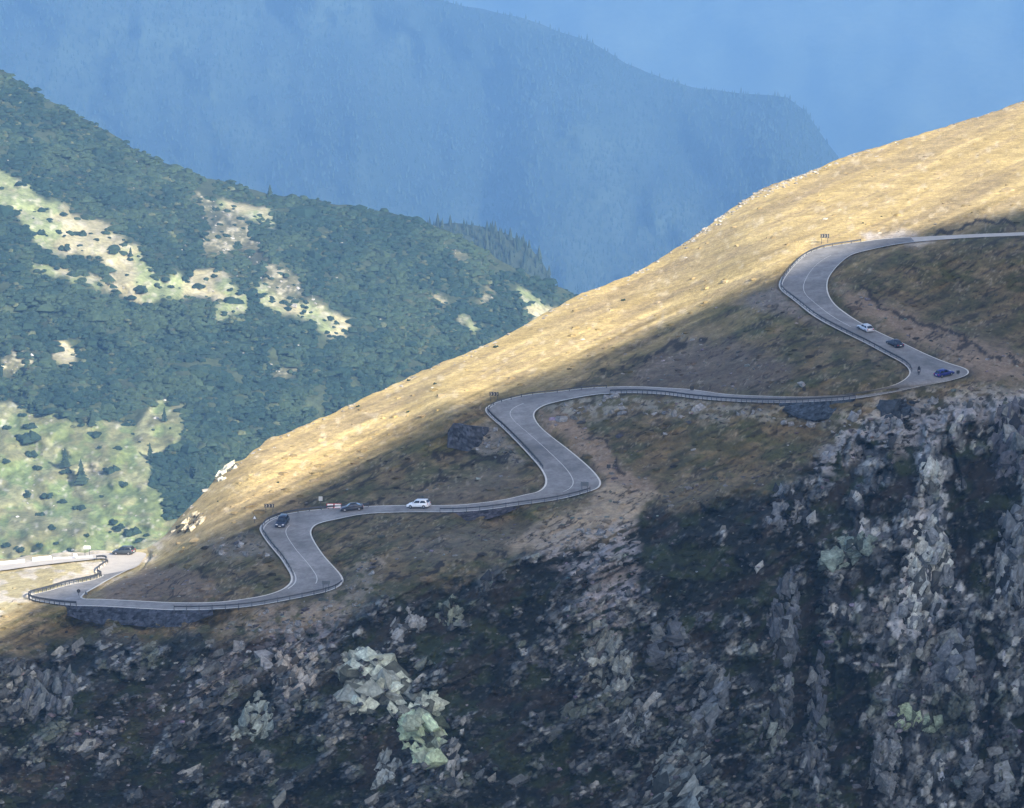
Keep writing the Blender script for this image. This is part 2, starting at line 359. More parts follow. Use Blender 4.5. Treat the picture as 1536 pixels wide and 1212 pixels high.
paint([(1250,430),(1330,450),(1400,485),(1470,508),(1540,530),(1600,545),(1600,572),(1460,572),(1440,545),(1380,518),(1310,480),(1265,455)], soil, .85, 12, 0, .3)
paint([(812,625),(850,622),(905,652),(935,690),(985,742),(905,748),(903,722),(870,680),(830,650)], soil, .9, 9, 0, .3)
paint([(890,728),(985,738),(965,760),(945,790),(880,800),(780,832),(755,822),(800,788),(880,760)], [.33, .275, .215], .9, 9, 0, .2)
paint([(800,805),(940,780),(952,830),(945,900),(890,910),(850,860),(825,830)], [.30, .275, .26], .85, 12, .5, .9, nz=sstep(.44, .54, fbm(U/17, V/6, 61, 3)))
paint([(512,868),(545,825),(575,830),(575,880),(520,930),(440,960),(330,940),(345,918),(430,908),(490,892)], [.24, .21, .18], .75, 12, .1, .8, nz=sstep(.36, .52, fbm(U/12, V/8, 63, 3)))
paint([(150,884),(185,858),(260,850),(340,888),(330,902),(150,898)], [.17, .13, .105], .8, 10, 0, .3)
paint([(925,572),(955,540),(1050,508),(1130,520),(1200,560),(1150,590),(1050,582)], purp, .75, 14, .2, .45)
paint([(1120,445),(1165,428),(1195,458),(1230,485),(1170,475),(1130,465)], [.18, .165, .16], .8, 10, .2, .7)
paint([(700,640),(735,628),(790,690),(760,695),(700,670)], [.20, .19, .18], .85, 8, .2, .9)
paint([(300,818),(385,795),(425,838),(380,842),(330,838)], [.17, .165, .155], .8, 10, .2, .8)
paint([(540,760),(640,735),(760,700),(800,735),(690,752),(600,756)], [.15, .125, .105], .6, 12, 0, .2)
paint([(812,612),(900,593),(1000,600),(1100,608),(1240,612),(1250,640),(1180,640),(1050,632),(940,622),(850,632)], [.24, .24, .22], .9, 9, .3, 1.0, nz=sstep(.40, .56, fbm(U/9, V/6, 65, 3)))
paint([(640,800),(760,770),(800,790),(760,830),(650,850),(600,840)], [.15, .135, .12], .5, 16, .1, .4)
paint([(1290,352),(1345,350),(1400,349),(1400,362),(1340,364),(1300,362)], [.45, .40, .34], .9, 5, 0, .3)
paint([(1225,690),(1240,650),(1310,600),(1430,586),(1600,584),(1600,600),(1460,640),(1410,668),(1310,690),(1230,715)], [.36, .345, .33], .85, 14, .5, 1.0, nz=sstep(.38, .50, fbm(U/15, V/8, 69, 3)))
# sunlit verge by the lowest road
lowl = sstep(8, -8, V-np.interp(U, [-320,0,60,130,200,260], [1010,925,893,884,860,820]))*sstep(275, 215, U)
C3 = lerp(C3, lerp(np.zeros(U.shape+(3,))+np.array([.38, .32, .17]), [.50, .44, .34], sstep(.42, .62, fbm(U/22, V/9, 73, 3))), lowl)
# ---- cliffs: rock ribs, ledges of dark turf, scree
a2 = math.radians(-33)
lx = U*math.cos(a2)+V*math.sin(a2); ly = -U*math.sin(a2)+V*math.cos(a2)
fx, fy = U*.96+V*.28, -U*.28+V*.96
rib = (.55*fbm(U/27, V/62, 81, 4)+.45*ridged((U+.25*V)/48, V/120, 83, 3))*right + (1-right)*fbm(lx/60, ly/30, 82, 4)
side = (right+(fbm(U/26, V/26, 77, 3)-.5)*1.3) > .5             # left-dipping beds give way to steep ribs along a ragged line
def two(fl, fr):
    return tuple(np.where(side, b, a) for a, b in zip(fl, fr))
w1 = .5*fbm(U/50, V/50, 91, 3); w2 = .5*fbm(U/50, V/50, 95, 3)
hC, iC, eC = two(facet(lx/95+w1, ly/52+w2, 97), facet(fx/62+w1, fy/135+w2, 98))
rk = .42*rib+(iC-.5)*.10+.42*fbm(U/34+.5, V/27, 85, 4)+.16*fbm(U/10, V/9, 87, 3)
thr = .505+.0*U
def bias(poly, b, soft=22):
    global thr
    thr = thr+zone(poly, soft)*b
bias([(945,765),(1150,725),(1225,700),(1195,770),(1150,870),(1060,900),(960,890),(940,820)], .13)
bias([(570,890),(840,828),(850,900),(700,915),(600,930)], .10)
bias([(680,1040),(860,1030),(870,1212),(860,1400),(700,1400)], .085)
bias([(620,930),(720,930),(760,1040),(660,1030)], .10)
bias([(1205,860),(1240,870),(1225,1000),(1190,1120),(1180,1040)], .20, 9)
bias([(1420,690),(1500,680),(1510,860),(1440,880),(1425,800)], .14)
bias([(1280,860),(1330,860),(1330,1010),(1280,1120),(1250,1000)], .09)
bias([(0,1130),(130,1120),(250,1130),(120,1190),(0,1212)], .09)
bias([(250,960),(410,925),(420,980),(300,1010)], .06)
bias([(0,1190),(120,1100),(300,1000),(420,935),(520,905),(540,950),(420,1010),(250,1090),(80,1180)], -.07)
bias([(1370,650),(1402,650),(1412,760),(1432,880),(1390,960),(1335,940),(1368,800),(1388,740)], -.16)
bias([(880,930),(960,920),(1060,1080),(1060,1300),(940,1300),(900,1060)], -.05)
bias([(1330,940),(1440,900),(1480,1060),(1420,1300),(1300,1300)], -.05)
rock = sstep(thr-.022, thr+.028, rk)*cliff
# blocky relief
hA, iA, eA = two(facet(lx/30, ly/15, 101), facet(fx/28, fy/42, 108))
w3 = .35*fbm(U/20, V/20, 111, 2)
hB, iB, eB = two(facet(lx/11+w3, ly/7, 121), facet(fx/11+w3, fy/14, 128))
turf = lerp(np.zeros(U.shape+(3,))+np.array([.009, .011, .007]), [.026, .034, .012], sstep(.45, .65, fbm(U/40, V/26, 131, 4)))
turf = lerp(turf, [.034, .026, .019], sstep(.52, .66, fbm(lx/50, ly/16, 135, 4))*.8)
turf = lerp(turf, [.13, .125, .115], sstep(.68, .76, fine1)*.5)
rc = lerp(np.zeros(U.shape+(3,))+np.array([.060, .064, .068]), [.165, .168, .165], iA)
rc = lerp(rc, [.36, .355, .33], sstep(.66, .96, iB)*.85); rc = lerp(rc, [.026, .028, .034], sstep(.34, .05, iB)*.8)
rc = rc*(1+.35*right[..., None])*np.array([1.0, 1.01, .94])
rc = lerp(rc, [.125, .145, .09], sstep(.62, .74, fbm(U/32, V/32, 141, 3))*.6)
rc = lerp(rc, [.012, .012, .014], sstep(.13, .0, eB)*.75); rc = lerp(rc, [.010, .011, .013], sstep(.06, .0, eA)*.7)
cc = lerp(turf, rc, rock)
strata = np.where(side, (fx-.45*fy)/19, ly/10.5)+2.2*fbm(U/34, V/34, 145, 3); fs_ = strata-np.floor(strata)
cc = lerp(cc, [.012, .013, .014], rock*sstep(.24, .06, np.abs(fs_-.5))*sstep(.40, .55, fbm(U/24, V/24, 149, 2))*(.8-.3*right))
purple = zone([(380,890),(520,900),(420,1010),(250,1090),(60,1190),(0,1190),(120,1100),(300,1000)], 25)
cc = lerp(cc, cc*np.array([1.25, 1.10, 1.02])+np.array([.016, .012, .010]), purple)
chute = zone([(1370,650),(1402,650),(1412,760),(1432,880),(1390,960),(1335,940),(1368,800),(1388,740)], 10)*rock
cc = lerp(cc, [.50, .49, .46], chute*sstep(.25, .75, iB)*.9)
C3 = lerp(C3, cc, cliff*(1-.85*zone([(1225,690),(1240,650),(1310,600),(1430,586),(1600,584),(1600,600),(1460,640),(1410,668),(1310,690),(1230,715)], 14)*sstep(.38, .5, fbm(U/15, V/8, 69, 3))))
for poly, c_, w_, nz_ in (([(795,800),(945,775),(955,830),(950,905),(915,960),(880,990),(870,930),(850,865),(820,830)], [.30, .275, .255], .9, sstep(.45, .52, fbm(sx/26, sy/5.5, 61, 3))),
    ([(380,905),(500,895),(540,905),(500,950),(470,1000),(420,1010),(400,970)], [.25, .215, .19], .7, sstep(.42, .52, fbm(U/11, V/8, 67, 3))),
    ([(960,740),(1010,735),(1180,700),(1150,720),(1000,765)], [.15, .13, .10], .5, 1.0)):
    z = zone(poly, 14)*w_*nz_; C3 = lerp(C3, c_, z); scree = np.maximum(scree, zone(poly, 14)*.6)
rockall = np.clip(np.maximum(rock, rockm*.6), 0, 1)
# eroded peat edges: dark broken lines above the cut banks
for pts in ([(1300,435),(1330,462),(1390,485),(1420,497),(1450,505),(1480,530),(1540,545)], [(895,655),(915,668),(935,700),(945,712)], [(560,752),(640,722),(700,700),(770,690)], [(905,560),(960,538),(1010,520),(1060,510)], [(655,690),(690,668),(740,690)], [(340,880),(300,860)], [(570,870),(640,862),(760,830)], [(1400,345),(1470,330),(1520,345)]):
    d = line_sd(wu, wv+ (fine2-.5)*10, pts); w = sstep(5.2, 2.2, d)*sstep(.34, .42, fbm(U/16, V/10, 151, 2))
    C3 = lerp(C3, [.022, .018, .015], w*.9)
# thin erosion scars in the heath
for sd, a_, b_ in ((171, 70, 15), (175, 48, 11), (179, 90, 24)):
    nzc = fbm(sx/a_+.3*fine2, sy/b_, sd, 3); w = sstep(.022, .008, np.abs(nzc-.5))*sstep(.50, .58, fbm(U/60, V/34, sd+40, 3))*(1-gold)*(1-cliff)*(1-rb)
    C3 = lerp(C3, [.024, .019, .015], w*.85)
# pale stones
C3 = lerp(C3, [.42, .40, .37], sstep(.77, .83, vnoise(U/3.2, V/2.6, 161))*sstep(.5, .6, fbm(U/30, V/20, 163, 2))*.28*(1-gold)*(1-cliff))
C3 = C3*(1+(np.array([1.0, .93, .76])-1)*((1-cliff)*(1-gold)*(1-lowl))[..., None])
C3 = lerp(C3, C3*np.array([.86, .86, .9]), .6*sstep(.1, .6, rb)*(1-lowl))
C3 = np.clip(C3*(1+(fine1[..., None]-.5)*(.36-.24*gold[..., None])), .008, .8)
# ---- relief, along the line of sight so the outline keeps
keep = 1-rb
disp = ((streak-.5)*1.0+(streak2-.5)*.35+(streak3-.5)*1.4)*gold*sstep(0, 40, GV-sil_v(GU))*1.0
disp = disp+(1-gold)*(1-cliff)*((hs-.5)*3.2+(fine2-.5)*.9+(fine1-.5)*.45)
disp = disp-cliff*(hC*(3.5+1.5*right)+(rib-.5)*11*(.5+.5*right)+(rk-.5)*12+(fine2-.5)*1.6+rock*(1.2+hA*3.4+hB*(2.0-.9*right))-sstep(.12, 0, eA)*rock*.8)
wallpx = zone([(104,905),(120,908),(336,912),(338,934),(200,938),(108,934)], 6)+zone([(1170,604),(1236,602),(1236,632),(1170,630)], 4)
wallpx = np.clip(wallpx, 0, 1)*(1-onroad)
keep = keep*(1-np.clip(wallpx, 0, 1))
disp = disp-scree*(1-cliff)*(hB*.9+(fine1-.5)*.8)
gulley = sstep(26, 4, line_sd(U+(rib-.5)*30, V, [(1222,860),(1226,920),(1215,1010),(1195,1090)]))*5+sstep(60, 10, line_sd(U, V, [(1465,680),(1470,780),(1460,860)]))*6
disp = disp+gulley*cliff
GT2 = GT+disp*keep+wallpx*2.6
dirs = ray(GU, GV); HX = dirs*GT2[..., None]
# the ground under and beside the road follows the road bed
HX[..., 2] = np.where(onroad, np.minimum(HX[..., 2], rz-.35), HX[..., 2])
edge = nearroad & ~onroad
HX[..., 2] = np.where(edge, np.minimum(HX[..., 2], rz-.06+.10*(GV < 0)), HX[..., 2])
# back of the hill, out of sight behind the skyline
back = []; bcol = []
for k in range(1, 26):
    dd = 520*(k/25)**1.6; b = HX[0].copy(); hd = dirs[0, :, :2]/np.linalg.norm(dirs[0, :, :2], axis=1)[:, None]
    b[:, :2] += hd*dd; tn = -dirs[0, :, 2]/np.linalg.norm(dirs[0, :, :2], axis=1)
    b[:, 2] -= (tn+.02)*dd+.0009*dd*dd - (fbm(b[:, 0]/30, b[:, 1]/30, 171, 3)-.5)*min(dd*.08, 6)*0
    back.append(b); bcol.append(C3[0]*.6+np.array([.08, .08, .04]))
HXA = np.vstack([np.array(back[::-1]), HX]); HCA = np.vstack([np.array(bcol[::-1]), C3])
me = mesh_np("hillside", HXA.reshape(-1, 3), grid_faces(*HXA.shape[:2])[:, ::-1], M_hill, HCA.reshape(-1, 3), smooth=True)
hill = link("hillside", me, kind="structure")
def hill_at(u, v):
    """ground point of the hill seen at photo pixel (u, v)"""
    x = np.clip((u-gu[0])/(gu[1]-gu[0]), 0, NU-1.001); i = int(x); f = x-i
    out = np.zeros(3)
    for ii, w in ((i, 1-f), (i+1, f)):
        r = np.interp(v, GV[:, ii], np.arange(len(GV))); j = min(int(r), len(GV)-2); out += w*(HX[j, ii]*(1-(r-j))+HX[j+1, ii]*(r-j))
    return out
def hill_idx(u, v):
    i = int(np.clip(round((u-gu[0])/(gu[1]-gu[0])), 0, NU-1)); j = int(np.clip(np.searchsorted(GV[:, i], v), 0, len(GV)-1)); return j, i

# ------------------------------------------------------------------ unseen ridge added right of the viewpoint, shaped to cast the shadow on near slopes
KSH = 820.0
sh = []
for (u, v) in [(-320,1075),(-100,985),(0,940),(60,897),(150,872),(230,842),(300,803),(400,752),(480,712),(600,650),(740,584),(870,537),(1000,481),(1100,442),(1240,384),(1400,339),(1536,312),(1700,272),(1850,240)]:
    sh.append(hill_at(u, v)+KSH*L)
sh = np.array(sh); _o = np.argsort(sh[:, 0]*-SUN_H[1]+sh[:, 1]*SUN_H[0]); sh = sh[_o]
e_dir = np.array([-SUN_H[1], SUN_H[0]]); ee = sh[:, :2]@e_dir
first = sh[0]+np.array([*(-e_dir*40), -40]); f2 = sh[0]+np.array([*(-e_dir*80), -260])
last = sh[-1]+np.array([*(e_dir*300), 60]); l2 = sh[-1]+np.array([*(e_dir*1200), -250])
rl = catmull(np.vstack([f2, first, sh, last, l2]), 6)
rows = []
for off, drop in [(-900, 700), (-500, 400), (-220, 180), (-70, 60), (0, 0), (60, 55), (130, 150), (200, 300), (260, 480)]:
    p = rl.copy(); p[:, :2] += -SUN_H*off; p[:, 2] -= drop
    if off != 0: p[:, 2] += (fbm(p[:, 0]/60, p[:, 1]/60, 181, 3)-.5)*abs(off)*.25
    rows.append(p)
sm = np.array(rows)
me = mesh_np("shadow_ridge", sm.reshape(-1, 3), grid_faces(*sm.shape[:2]), M_hill, np.zeros((sm.size//3, 3))+np.array([.10, .09, .06]), smooth=True)
link("shadow_ridge", me, kind="structure")

# ------------------------------------------------------------------ road surface, edge strips and lines
def strip(A, B, z=0.0, n=1):
    """sheet between two 3D lines"""
    rows = [A*(1-k/n)+B*(k/n) for k in range(n+1)]
    P = np.array(rows).transpose(1, 0, 2).copy(); P[..., 2] += z
    return P.reshape(-1, 3), grid_faces(len(A), n+1)
def smooth_line(A, r=6):
    k = np.hanning(2*r+3)[1:-1]; k /= k.sum()
    return np.stack([np.convolve(np.pad(A[:, i], r, mode='edge'), k, 'valid') for i in range(3)], -1)
EO = smooth_line(EO, 4); EI = smooth_line(EI, 4)
K0 = 3*ND+2
va, fa = strip(EO[:K0+1], EI[:K0+1], -.02, 3)
link("gravel_track", mesh_np("gravel_track", va, fa, M_gravel), kind="structure")
EO_all, EI_all = EO, EI
K1 = int(79.4*ND)
va, fa = strip(EO[K1:], EI[K1:], -.01, 3)
link("sunlit_pale_road", mesh_np("sunlit_pale_road", va, fa, plain("sunlit_pale_asphalt", (.40, .365, .31), rough=.95, var=.2, scale=.5)), kind="structure")  # same road onward; its bright sunlight is put into a paler colour
va, fa = strip(EO[K0:K1+1], EI[K0:K1+1], 0.0, 4)
road = link("road", mesh_np("road", va, fa, M_asphalt), kind="structure")
def frac(A, B, m, from_a=True):
    w = np.linalg.norm((B-A)[:, :2], axis=1)[:, None]; f = m/np.maximum(w, .5)
    return A+(B-A)*f if from_a else B-(B-A)*f
def add_sheet(name, A, B, z, mat):
    v, f = strip(A, B, z); me = mesh_np(name, v, f, mat); return link(name, me, road)
add_sheet("concrete_edge", frac(EO[K0:K1], EI[K0:K1], -.15), frac(EO[K0:K1], EI[K0:K1], .26), .03, M_gutter)
add_sheet("concrete_edge", frac(EO[K0:K1], EI[K0:K1], .24, False), frac(EO[K0:K1], EI[K0:K1], -.15, False), .03, M_gutter)
def sub(A, a, b): return A[a*ND:b*ND+1]
for a, b in ((8, 13), (36, 39), (55, 58), (60, 64)):
    add_sheet("edge_line", frac(sub(EO, a, b), sub(EI, a, b), .75), frac(sub(EO, a, b), sub(EI, a, b), 1.0), .03, M_line)
for a, b in ((7, 14), (35, 45), (56, 63)):
    A_, B_ = sub(EO, a, b), sub(EI, a, b); c = .5 if a != 7 else .5
    M0 = A_*(1-c)+B_*c; dv = (B_-A_); dv = dv/np.linalg.norm(dv, axis=1)[:, None]
    add_sheet("centre_line", M0-dv*.08, M0+dv*.08, .03, M_line)

# ------------------------------------------------------------------ guardrails
def path_resample(Pts, step):
    d = np.concatenate([[0], np.cumsum(np.linalg.norm(np.diff(Pts, axis=0), axis=1))]); n = max(2, int(d[-1]/step)+1)
    q = np.linspace(0, d[-1], n); return np.stack([np.interp(q, d, Pts[:, i]) for i in range(3)], -1)
def post_mesh(w, h, name="post"):
    bm = bmesh.new(); box_bm(bm, (0, 0, h/2-.25), (w, w*1.3, h+.5)); box_bm(bm, (0, 0, h+.02), (w*1.25, w*1.5, .04)); return bm_mesh(name, bm, M_post)
POSTS = {}
def guardrail(line, label, step=2.2, h=.78, bands=((.50, .76, .05),), postw=.13, mat=None, off=.35, side=1.0, rail_mat=None, top=True):
    P = path_resample(line, .8); T = np.gradient(P, axis=0); Nn = np.stack([-T[:, 1], T[:, 0]], -1); Nn /= np.linalg.norm(Nn, axis=1)[:, None]+1e-9
    P[:, :2] += Nn*off*side
    base = P[0].copy(); root = bpy.data.objects.new("guardrail", None); col.objects.link(root); root.location = base
    root["label"] = label; root["category"] = "guardrail"; root["group"] = "guardrails along the mountain road"
    Q = P-base
    for z0, z1, th in bands:                         # W-section beam: a folded band with thickness
        prof = [(-th/2, z0), (th/2, z0+.25*(z1-z0)), (-th/4, .5*(z0+z1)), (th/2, z0+.75*(z1-z0)), (-th/2, z1), (-th/2-.03, z1), (-th/2-.03, z0)]
        rows = []
        for o_, z_ in prof+[prof[0]]:
            r = Q.copy(); r[:, :2] += Nn*o_; r[:, 2] += z_; rows.append(r)
        G = np.array(rows); me = mesh_np("rail_beam", G.reshape(-1, 3), grid_faces(*G.shape[:2]), rail_mat or M_steel)
        link("rail_beam", me, root)
    key = (postw, h)
    if key not in POSTS: POSTS[key] = post_mesh(postw, h)
    for p, tn in zip(path_resample(Q, step), path_resample(T, 1e9) if False else [None]*9999):
        link("post", POSTS[key], root, loc=tuple(p))
    return root
guardrail(sub(EO, 5, 18), "long dark steel guardrail around the outside of the highest bend", step=2.4, bands=((.42, .80, .06),), off=.45)
guardrail(sub(EI, 24, 31), "close-posted dark railing along the valley side of the middle straight", step=1.25, h=.9, bands=((.62, .98, .06),), postw=.12, off=.35)
guardrail(sub(EO, 31, 37), "thin guardrail above the grass at the outside of the middle bend", step=2.6, h=.7, bands=((.50, .68, .04),), off=.9)
guardrail(sub(EO, 37, 42), "dark guardrail on the wall side running down from the middle bend", step=2.2, bands=((.30, .80, .06),), off=.45)
guardrail(sub(EI, 45, 50), "grey guardrail with wide-spaced posts below the white car's straight", step=2.6, h=1.0, bands=((.66, .92, .05),), postw=.11, off=.3)
guardrail(sub(EO, 52, 62), "dark guardrail round the outside of the lowest bend by the chevron sign", step=2.4, bands=((.40, .80, .06),), off=.4)
guardrail(sub(EI, 63, 69), "grey guardrail along the lowest straight above the pale scree", step=2.6, h=1.0, bands=((.66, .92, .05),), postw=.11, off=.3)
guardrail(sub(EI, 72, 79), "dark railing with close posts round the last bend by the sunlit grass", step=1.3, h=.95, bands=((.55, 1.0, .06),), postw=.14, off=.3)
guardrail(sub(EI, 79, 84), "brown guardrail folding round the sunlit stretch of road", step=2.4, bands=((.40, .80, .06),), off=.3)
# low white parapet blocks on the valley side of the sunlit road
for k, (u0, v0, u1, v1) in enumerate([(-60,849,37,838), (49,836.5,77,833.5), (80,833,138,829.5)]):
    a = hill_at(u0, v0+6); b = hill_at(u1, v1+6); n = 6
    P = np.array([a+(b-a)*i/n for i in range(n+1)]); zt = [.85, .95, .55][k]
    bm = bmesh.new(); rows = []
    d = (b-a)[:2]/np.linalg.norm((b-a)[:2]); nn = np.array([-d[1], d[0]])
    for p in P:
        rows.append([bm.verts.new((p[0]+nn[0]*o-a[0], p[1]+nn[1]*o-a[1], p[2]+z-a[2])) for o, z in ((-.22, -.6), (-.16, zt), (.16, zt), (.22, -.6))])
    for r0, r1 in zip(rows[:-1], rows[1:]):
        for i in range(4): bm.faces.new((r0[i], r0[(i+1) % 4], r1[(i+1) % 4], r1[i]))
    bm.faces.new(rows[0]); bm.faces.new(rows[-1][::-1])
    o = link("parapet", bm_mesh("parapet", bm, M_white), loc=tuple(a))
    o["label"] = ["long low white parapet beside the sunlit road", "short white parapet block between the two longer ones", "white parapet along the sunlit road below the small roadside signs"][k]; o["category"] = "parapet"

# ------------------------------------------------------------------ stone retaining walls
def stone_wall(line, heights, label, base_c=(.10, .105, .115), batter=.22, side=1, cell=.85, top=-.02):
    P = path_resample(line, .35); n = len(P); T = np.gradient(P, axis=0); Nn = np.stack([T[:, 1], -T[:, 0]], -1); Nn /= np.linalg.norm(Nn, axis=1)[:, None]+1e-9
    Hh = np.interp(np.linspace(0, 1, n), np.linspace(0, 1, len(heights)), heights); rows = []; cols = []
    nr = 16; s = np.arange(n)*.35
    for k in range(nr+1):
        f = k/nr; z = Hh*f; r = P.copy()
        hh, idv, ed = facet(s/cell+.0*z, z/(cell*.7), 201)
        push = batter*z+.12*hh+.10*sstep(0, .15, ed)
        r[:, :2] += Nn*side*(push[:, None]+.15); r[:, 2] += top-z
        rows.append(r); c = np.array(base_c)[None]*(.45+1.3*idv[:, None])*(.35+.65*sstep(0, .12, ed)[:, None]); cols.append(c)
    cap = P.copy(); cap[:, :2] -= Nn*side*.35; cap[:, 2] += top; rows.insert(0, cap); cols.insert(0, np.zeros((n, 3))+np.array(base_c)*1.6)
    G = np.array(rows); base = G[-1, 0].copy()
    o = link("retaining_wall", mesh_np("retaining_wall", (G-base).reshape(-1, 3), grid_faces(*G.shape[:2]), M_wall, np.array(cols).reshape(-1, 3)), loc=tuple(base))
    o["label"] = label; o["category"] = "wall"; return o
stone_wall(sub(EI, 68, 73), [1.0, 3.0, 3.5, 3.2, 3.6, 2.6, 1.0], "long dark blue-grey stone retaining wall under the lowest straight", (.040, .046, .062), side=-1)
stone_wall(sub(EI, 24, 26), [1.2, 3.6, 4.0, 3.2, 1.0], "short dark retaining wall under the middle straight above greenish scree", (.040, .052, .068), side=-1)
stone_wall(sub(EI, 48, 50), [.6, 1.8, 1.8, .8], "low shadowed retaining wall below the white car's straight", (.045, .045, .058), side=-1)
wl = np.array([hill_at(u, v) for u, v in ((672, 665), (680, 667), (690, 668), (704, 669), (718, 660), (732, 645))]); wl[:, 1] -= .5; wl[:, 2] += np.array([3.0, 4.9, 5.0, 4.7, 3.2, .8])
stone_wall(wl, [3.6, 5.5, 5.6, 5.4, 4.0, 1.4], "steep grey stone bastion wall supporting the middle bend", (.045, .05, .062), side=1, batter=.16)

# ------------------------------------------------------------------ left mountain with dwarf pine
LSIL = np.array([(-420,-60),(-200,20),(0,104),(60,142),(130,180),(200,222),(300,265),(400,291),(480,301),(560,315),(605,321),(650,336),(700,360),(760,394),(800,414),(860,441),(960,500),(1100,590)], float)
NL = 420; lu = np.linspace(-420, 1100, NL)
lsv = np.interp(lu, LSIL[:, 0], LSIL[:, 1])+(fbm(lu/25, lu*0, 301, 3)-.5)*8
ql = np.linspace(0, 1, 270)
LVb = 1010.0
LV = lsv[None]+(LVb-lsv[None])*ql[:, None]; LU = np.broadcast_to(lu, LV.shape).copy()
lc = np.array([(-420,-60,2330),(-200,20,2270),(0,104,2200),(200,222,2180),(400,291,2170),(610,323,2170),(860,440,2180),(1100,590,2190),
 (0,300,2010),(200,350,2010),(420,400,2020),(640,450,2050),(0,500,1880),(200,520,1890),(420,560,1900),(700,560,1980),(0,640,1800),(150,700,1765),(0,830,1690),(250,800,1700),(250,640,1800),(500,650,1870),(0,1010,1600),(300,1010,1620),(700,1010,1800),(1100,1010,1950),(-420,300,2050),(-420,830,1700),(-420,1010,1610)], float)
lc[:, 2] *= 1.4
lfit = tps_fit(lc, 1e-3); LC = tps_eval(lfit, *np.meshgrid(np.arange(-440, 1121, 20.), np.arange(-80, 1041, 20.)))
LT = bil(LC, LU, LV, -440, -80, 20)
lw = LU+(fbm(LU/30, LV/30, 311, 4)-.5)*40; lwv = LV+(fbm(LU/30, LV/30, 315, 4)-.5)*30
PATCH = [
 [(0,251),(36,271),(79,311),(139,331),(158,340),(211,370),(218,390),(251,413),(274,430),(294,403),(330,410),(363,440),(372,475),(330,465),(300,445),(250,452),(211,458),(165,440),(150,425),(170,405),(140,385),(125,377),(73,373),(50,360),(36,337),(0,304),(-60,290),(-60,230)],
 [(48,388),(60,394),(100,400),(145,420),(158,442),(140,432),(100,415),(54,408)],
 [(335,300),(370,303),(400,308),(424,325),(408,342),(370,330),(345,320)],
 [(385,430),(440,438),(490,462),(525,482),(520,503),(490,506),(430,468),(388,452)],
 [(0,606),(40,615),(130,641),(150,637),(210,640),(226,604),(278,601),(270,650),(228,688),(214,720),(240,760),(265,795),(270,830),(260,900),(-60,1000),(-420,900),(-420,700),(-60,600)],
 [(82,518),(125,524),(122,555),(86,546)], [(776,434),(800,440),(836,462),(815,485),(790,490)], [(700,480),(725,490),(720,503),(704,500)], [(655,445),(672,458),(664,462),(650,450)]]
ROCKY = [[(290,294),(322,300),(345,320),(372,345),(402,370),(432,400),(455,432),(500,460),(490,470),(430,440),(385,430),(408,410),(370,380),(330,388),(288,366),(312,340)],
 [(0,530),(30,528),(62,545),(30,560),(0,565)], [(405,560),(430,548),(456,552),(452,572),(415,575)], [(600,318),(640,328),(655,340),(620,330)], [(660,358),(700,380),(690,390),(664,372)], [(120,680),(150,690),(150,720),(125,715)], [(140,735),(160,750),(150,765)], [(728,425),(745,440),(735,470),(722,450)]]
def lzone(poly, soft, ws=1.0):
    p = np.array(poly, float); m = (LU > p[:, 0].min()-50) & (LU < p[:, 0].max()+50) & (LV > p[:, 1].min()-50) & (LV < p[:, 1].max()+50)
    o = np.zeros(LU.shape); o[m] = sstep(-soft, soft, poly_sd((LU+(lw-LU)*ws)[m], (LV+(lwv-LV)*ws)[m], poly)); return o
grassm = np.zeros(LU.shape); rockyl = np.zeros(LU.shape)
soft_g = np.zeros(LU.shape)
for p in PATCH: grassm = np.maximum(grassm, lzone(p, 6, 1.0)); soft_g = np.maximum(soft_g, lzone(p, 13, 1.0))
for p in ROCKY: rockyl = np.maximum(rockyl, lzone(p, 6, 1.0))
lowg = lzone(PATCH[4], 6, 1.0)
ln1 = fbm(LU/24, LV/16, 321, 4); ln2 = fbm(LU/7, LV/5, 325, 3); ln3 = fbm(LU/60, LV/40, 329, 3)
def L3(A, B, w): return A+(np.asarray(B)-A)*w[..., None]
LCo = np.zeros(LU.shape+(3,))+np.array([.018, .030, .020])
LCo = L3(LCo, [.036, .048, .026], sstep(.5, .65, ln1))
gr = L3(np.zeros(LU.shape+(3,))+np.array([.25, .228, .130]), [.16, .185, .085], sstep(.45, .58, ln3)); gr = L3(gr, [.36, .33, .26], sstep(.58, .70, ln2)*.5)
grl = L3(np.zeros(LU.shape+(3,))+np.array([.115, .150, .062]), [.19, .195, .10], sstep(.48, .62, ln1)); grl = L3(grl*1.0, [.095, .115, .045], sstep(.50, .60, ln3)*.7); grl = L3(grl, [.12, .115, .06], sstep(.54, .64, fbm(LU/30, LV/14, 351, 3))*.7); grl = L3(grl, [.36, .35, .31], sstep(.72, .79, ln2)*.5)
LCo = L3(LCo, gr, grassm); LCo = L3(LCo, grl, lowg)
rkl = L3(np.zeros(LU.shape+(3,))+np.array([.10, .098, .055]), [.27, .25, .17], sstep(.55, .70, ln2))
LCo = L3(LCo, rkl, rockyl*(.35+.65*sstep(.42, .55, ln1)))
LT2 = LT-((ln1-.5)*13+(ln3-.5)*32+(ln2-.5)*3)*sstep(0, 60, LV-lsv[None])
ld = ray(LU, LV); LX = ld*LT2[..., None]
bk = []
for k in range(1, 22):
    dd = 900*(k/21)**1.5; b = LX[0].copy(); hd = ld[0, :, :2]/np.linalg.norm(ld[0, :, :2], axis=1)[:, None]
    b[:, :2] += hd*dd; b[:, 2] -= (-ld[0, :, 2]/np.linalg.norm(ld[0, :, :2], axis=1)+.03)*dd+.0006*dd*dd; bk.append(b)
LXA = np.vstack([np.array(bk[::-1]), LX]); LCA = np.vstack([np.broadcast_to(LCo[0], (21,)+LCo[0].shape), LCo])
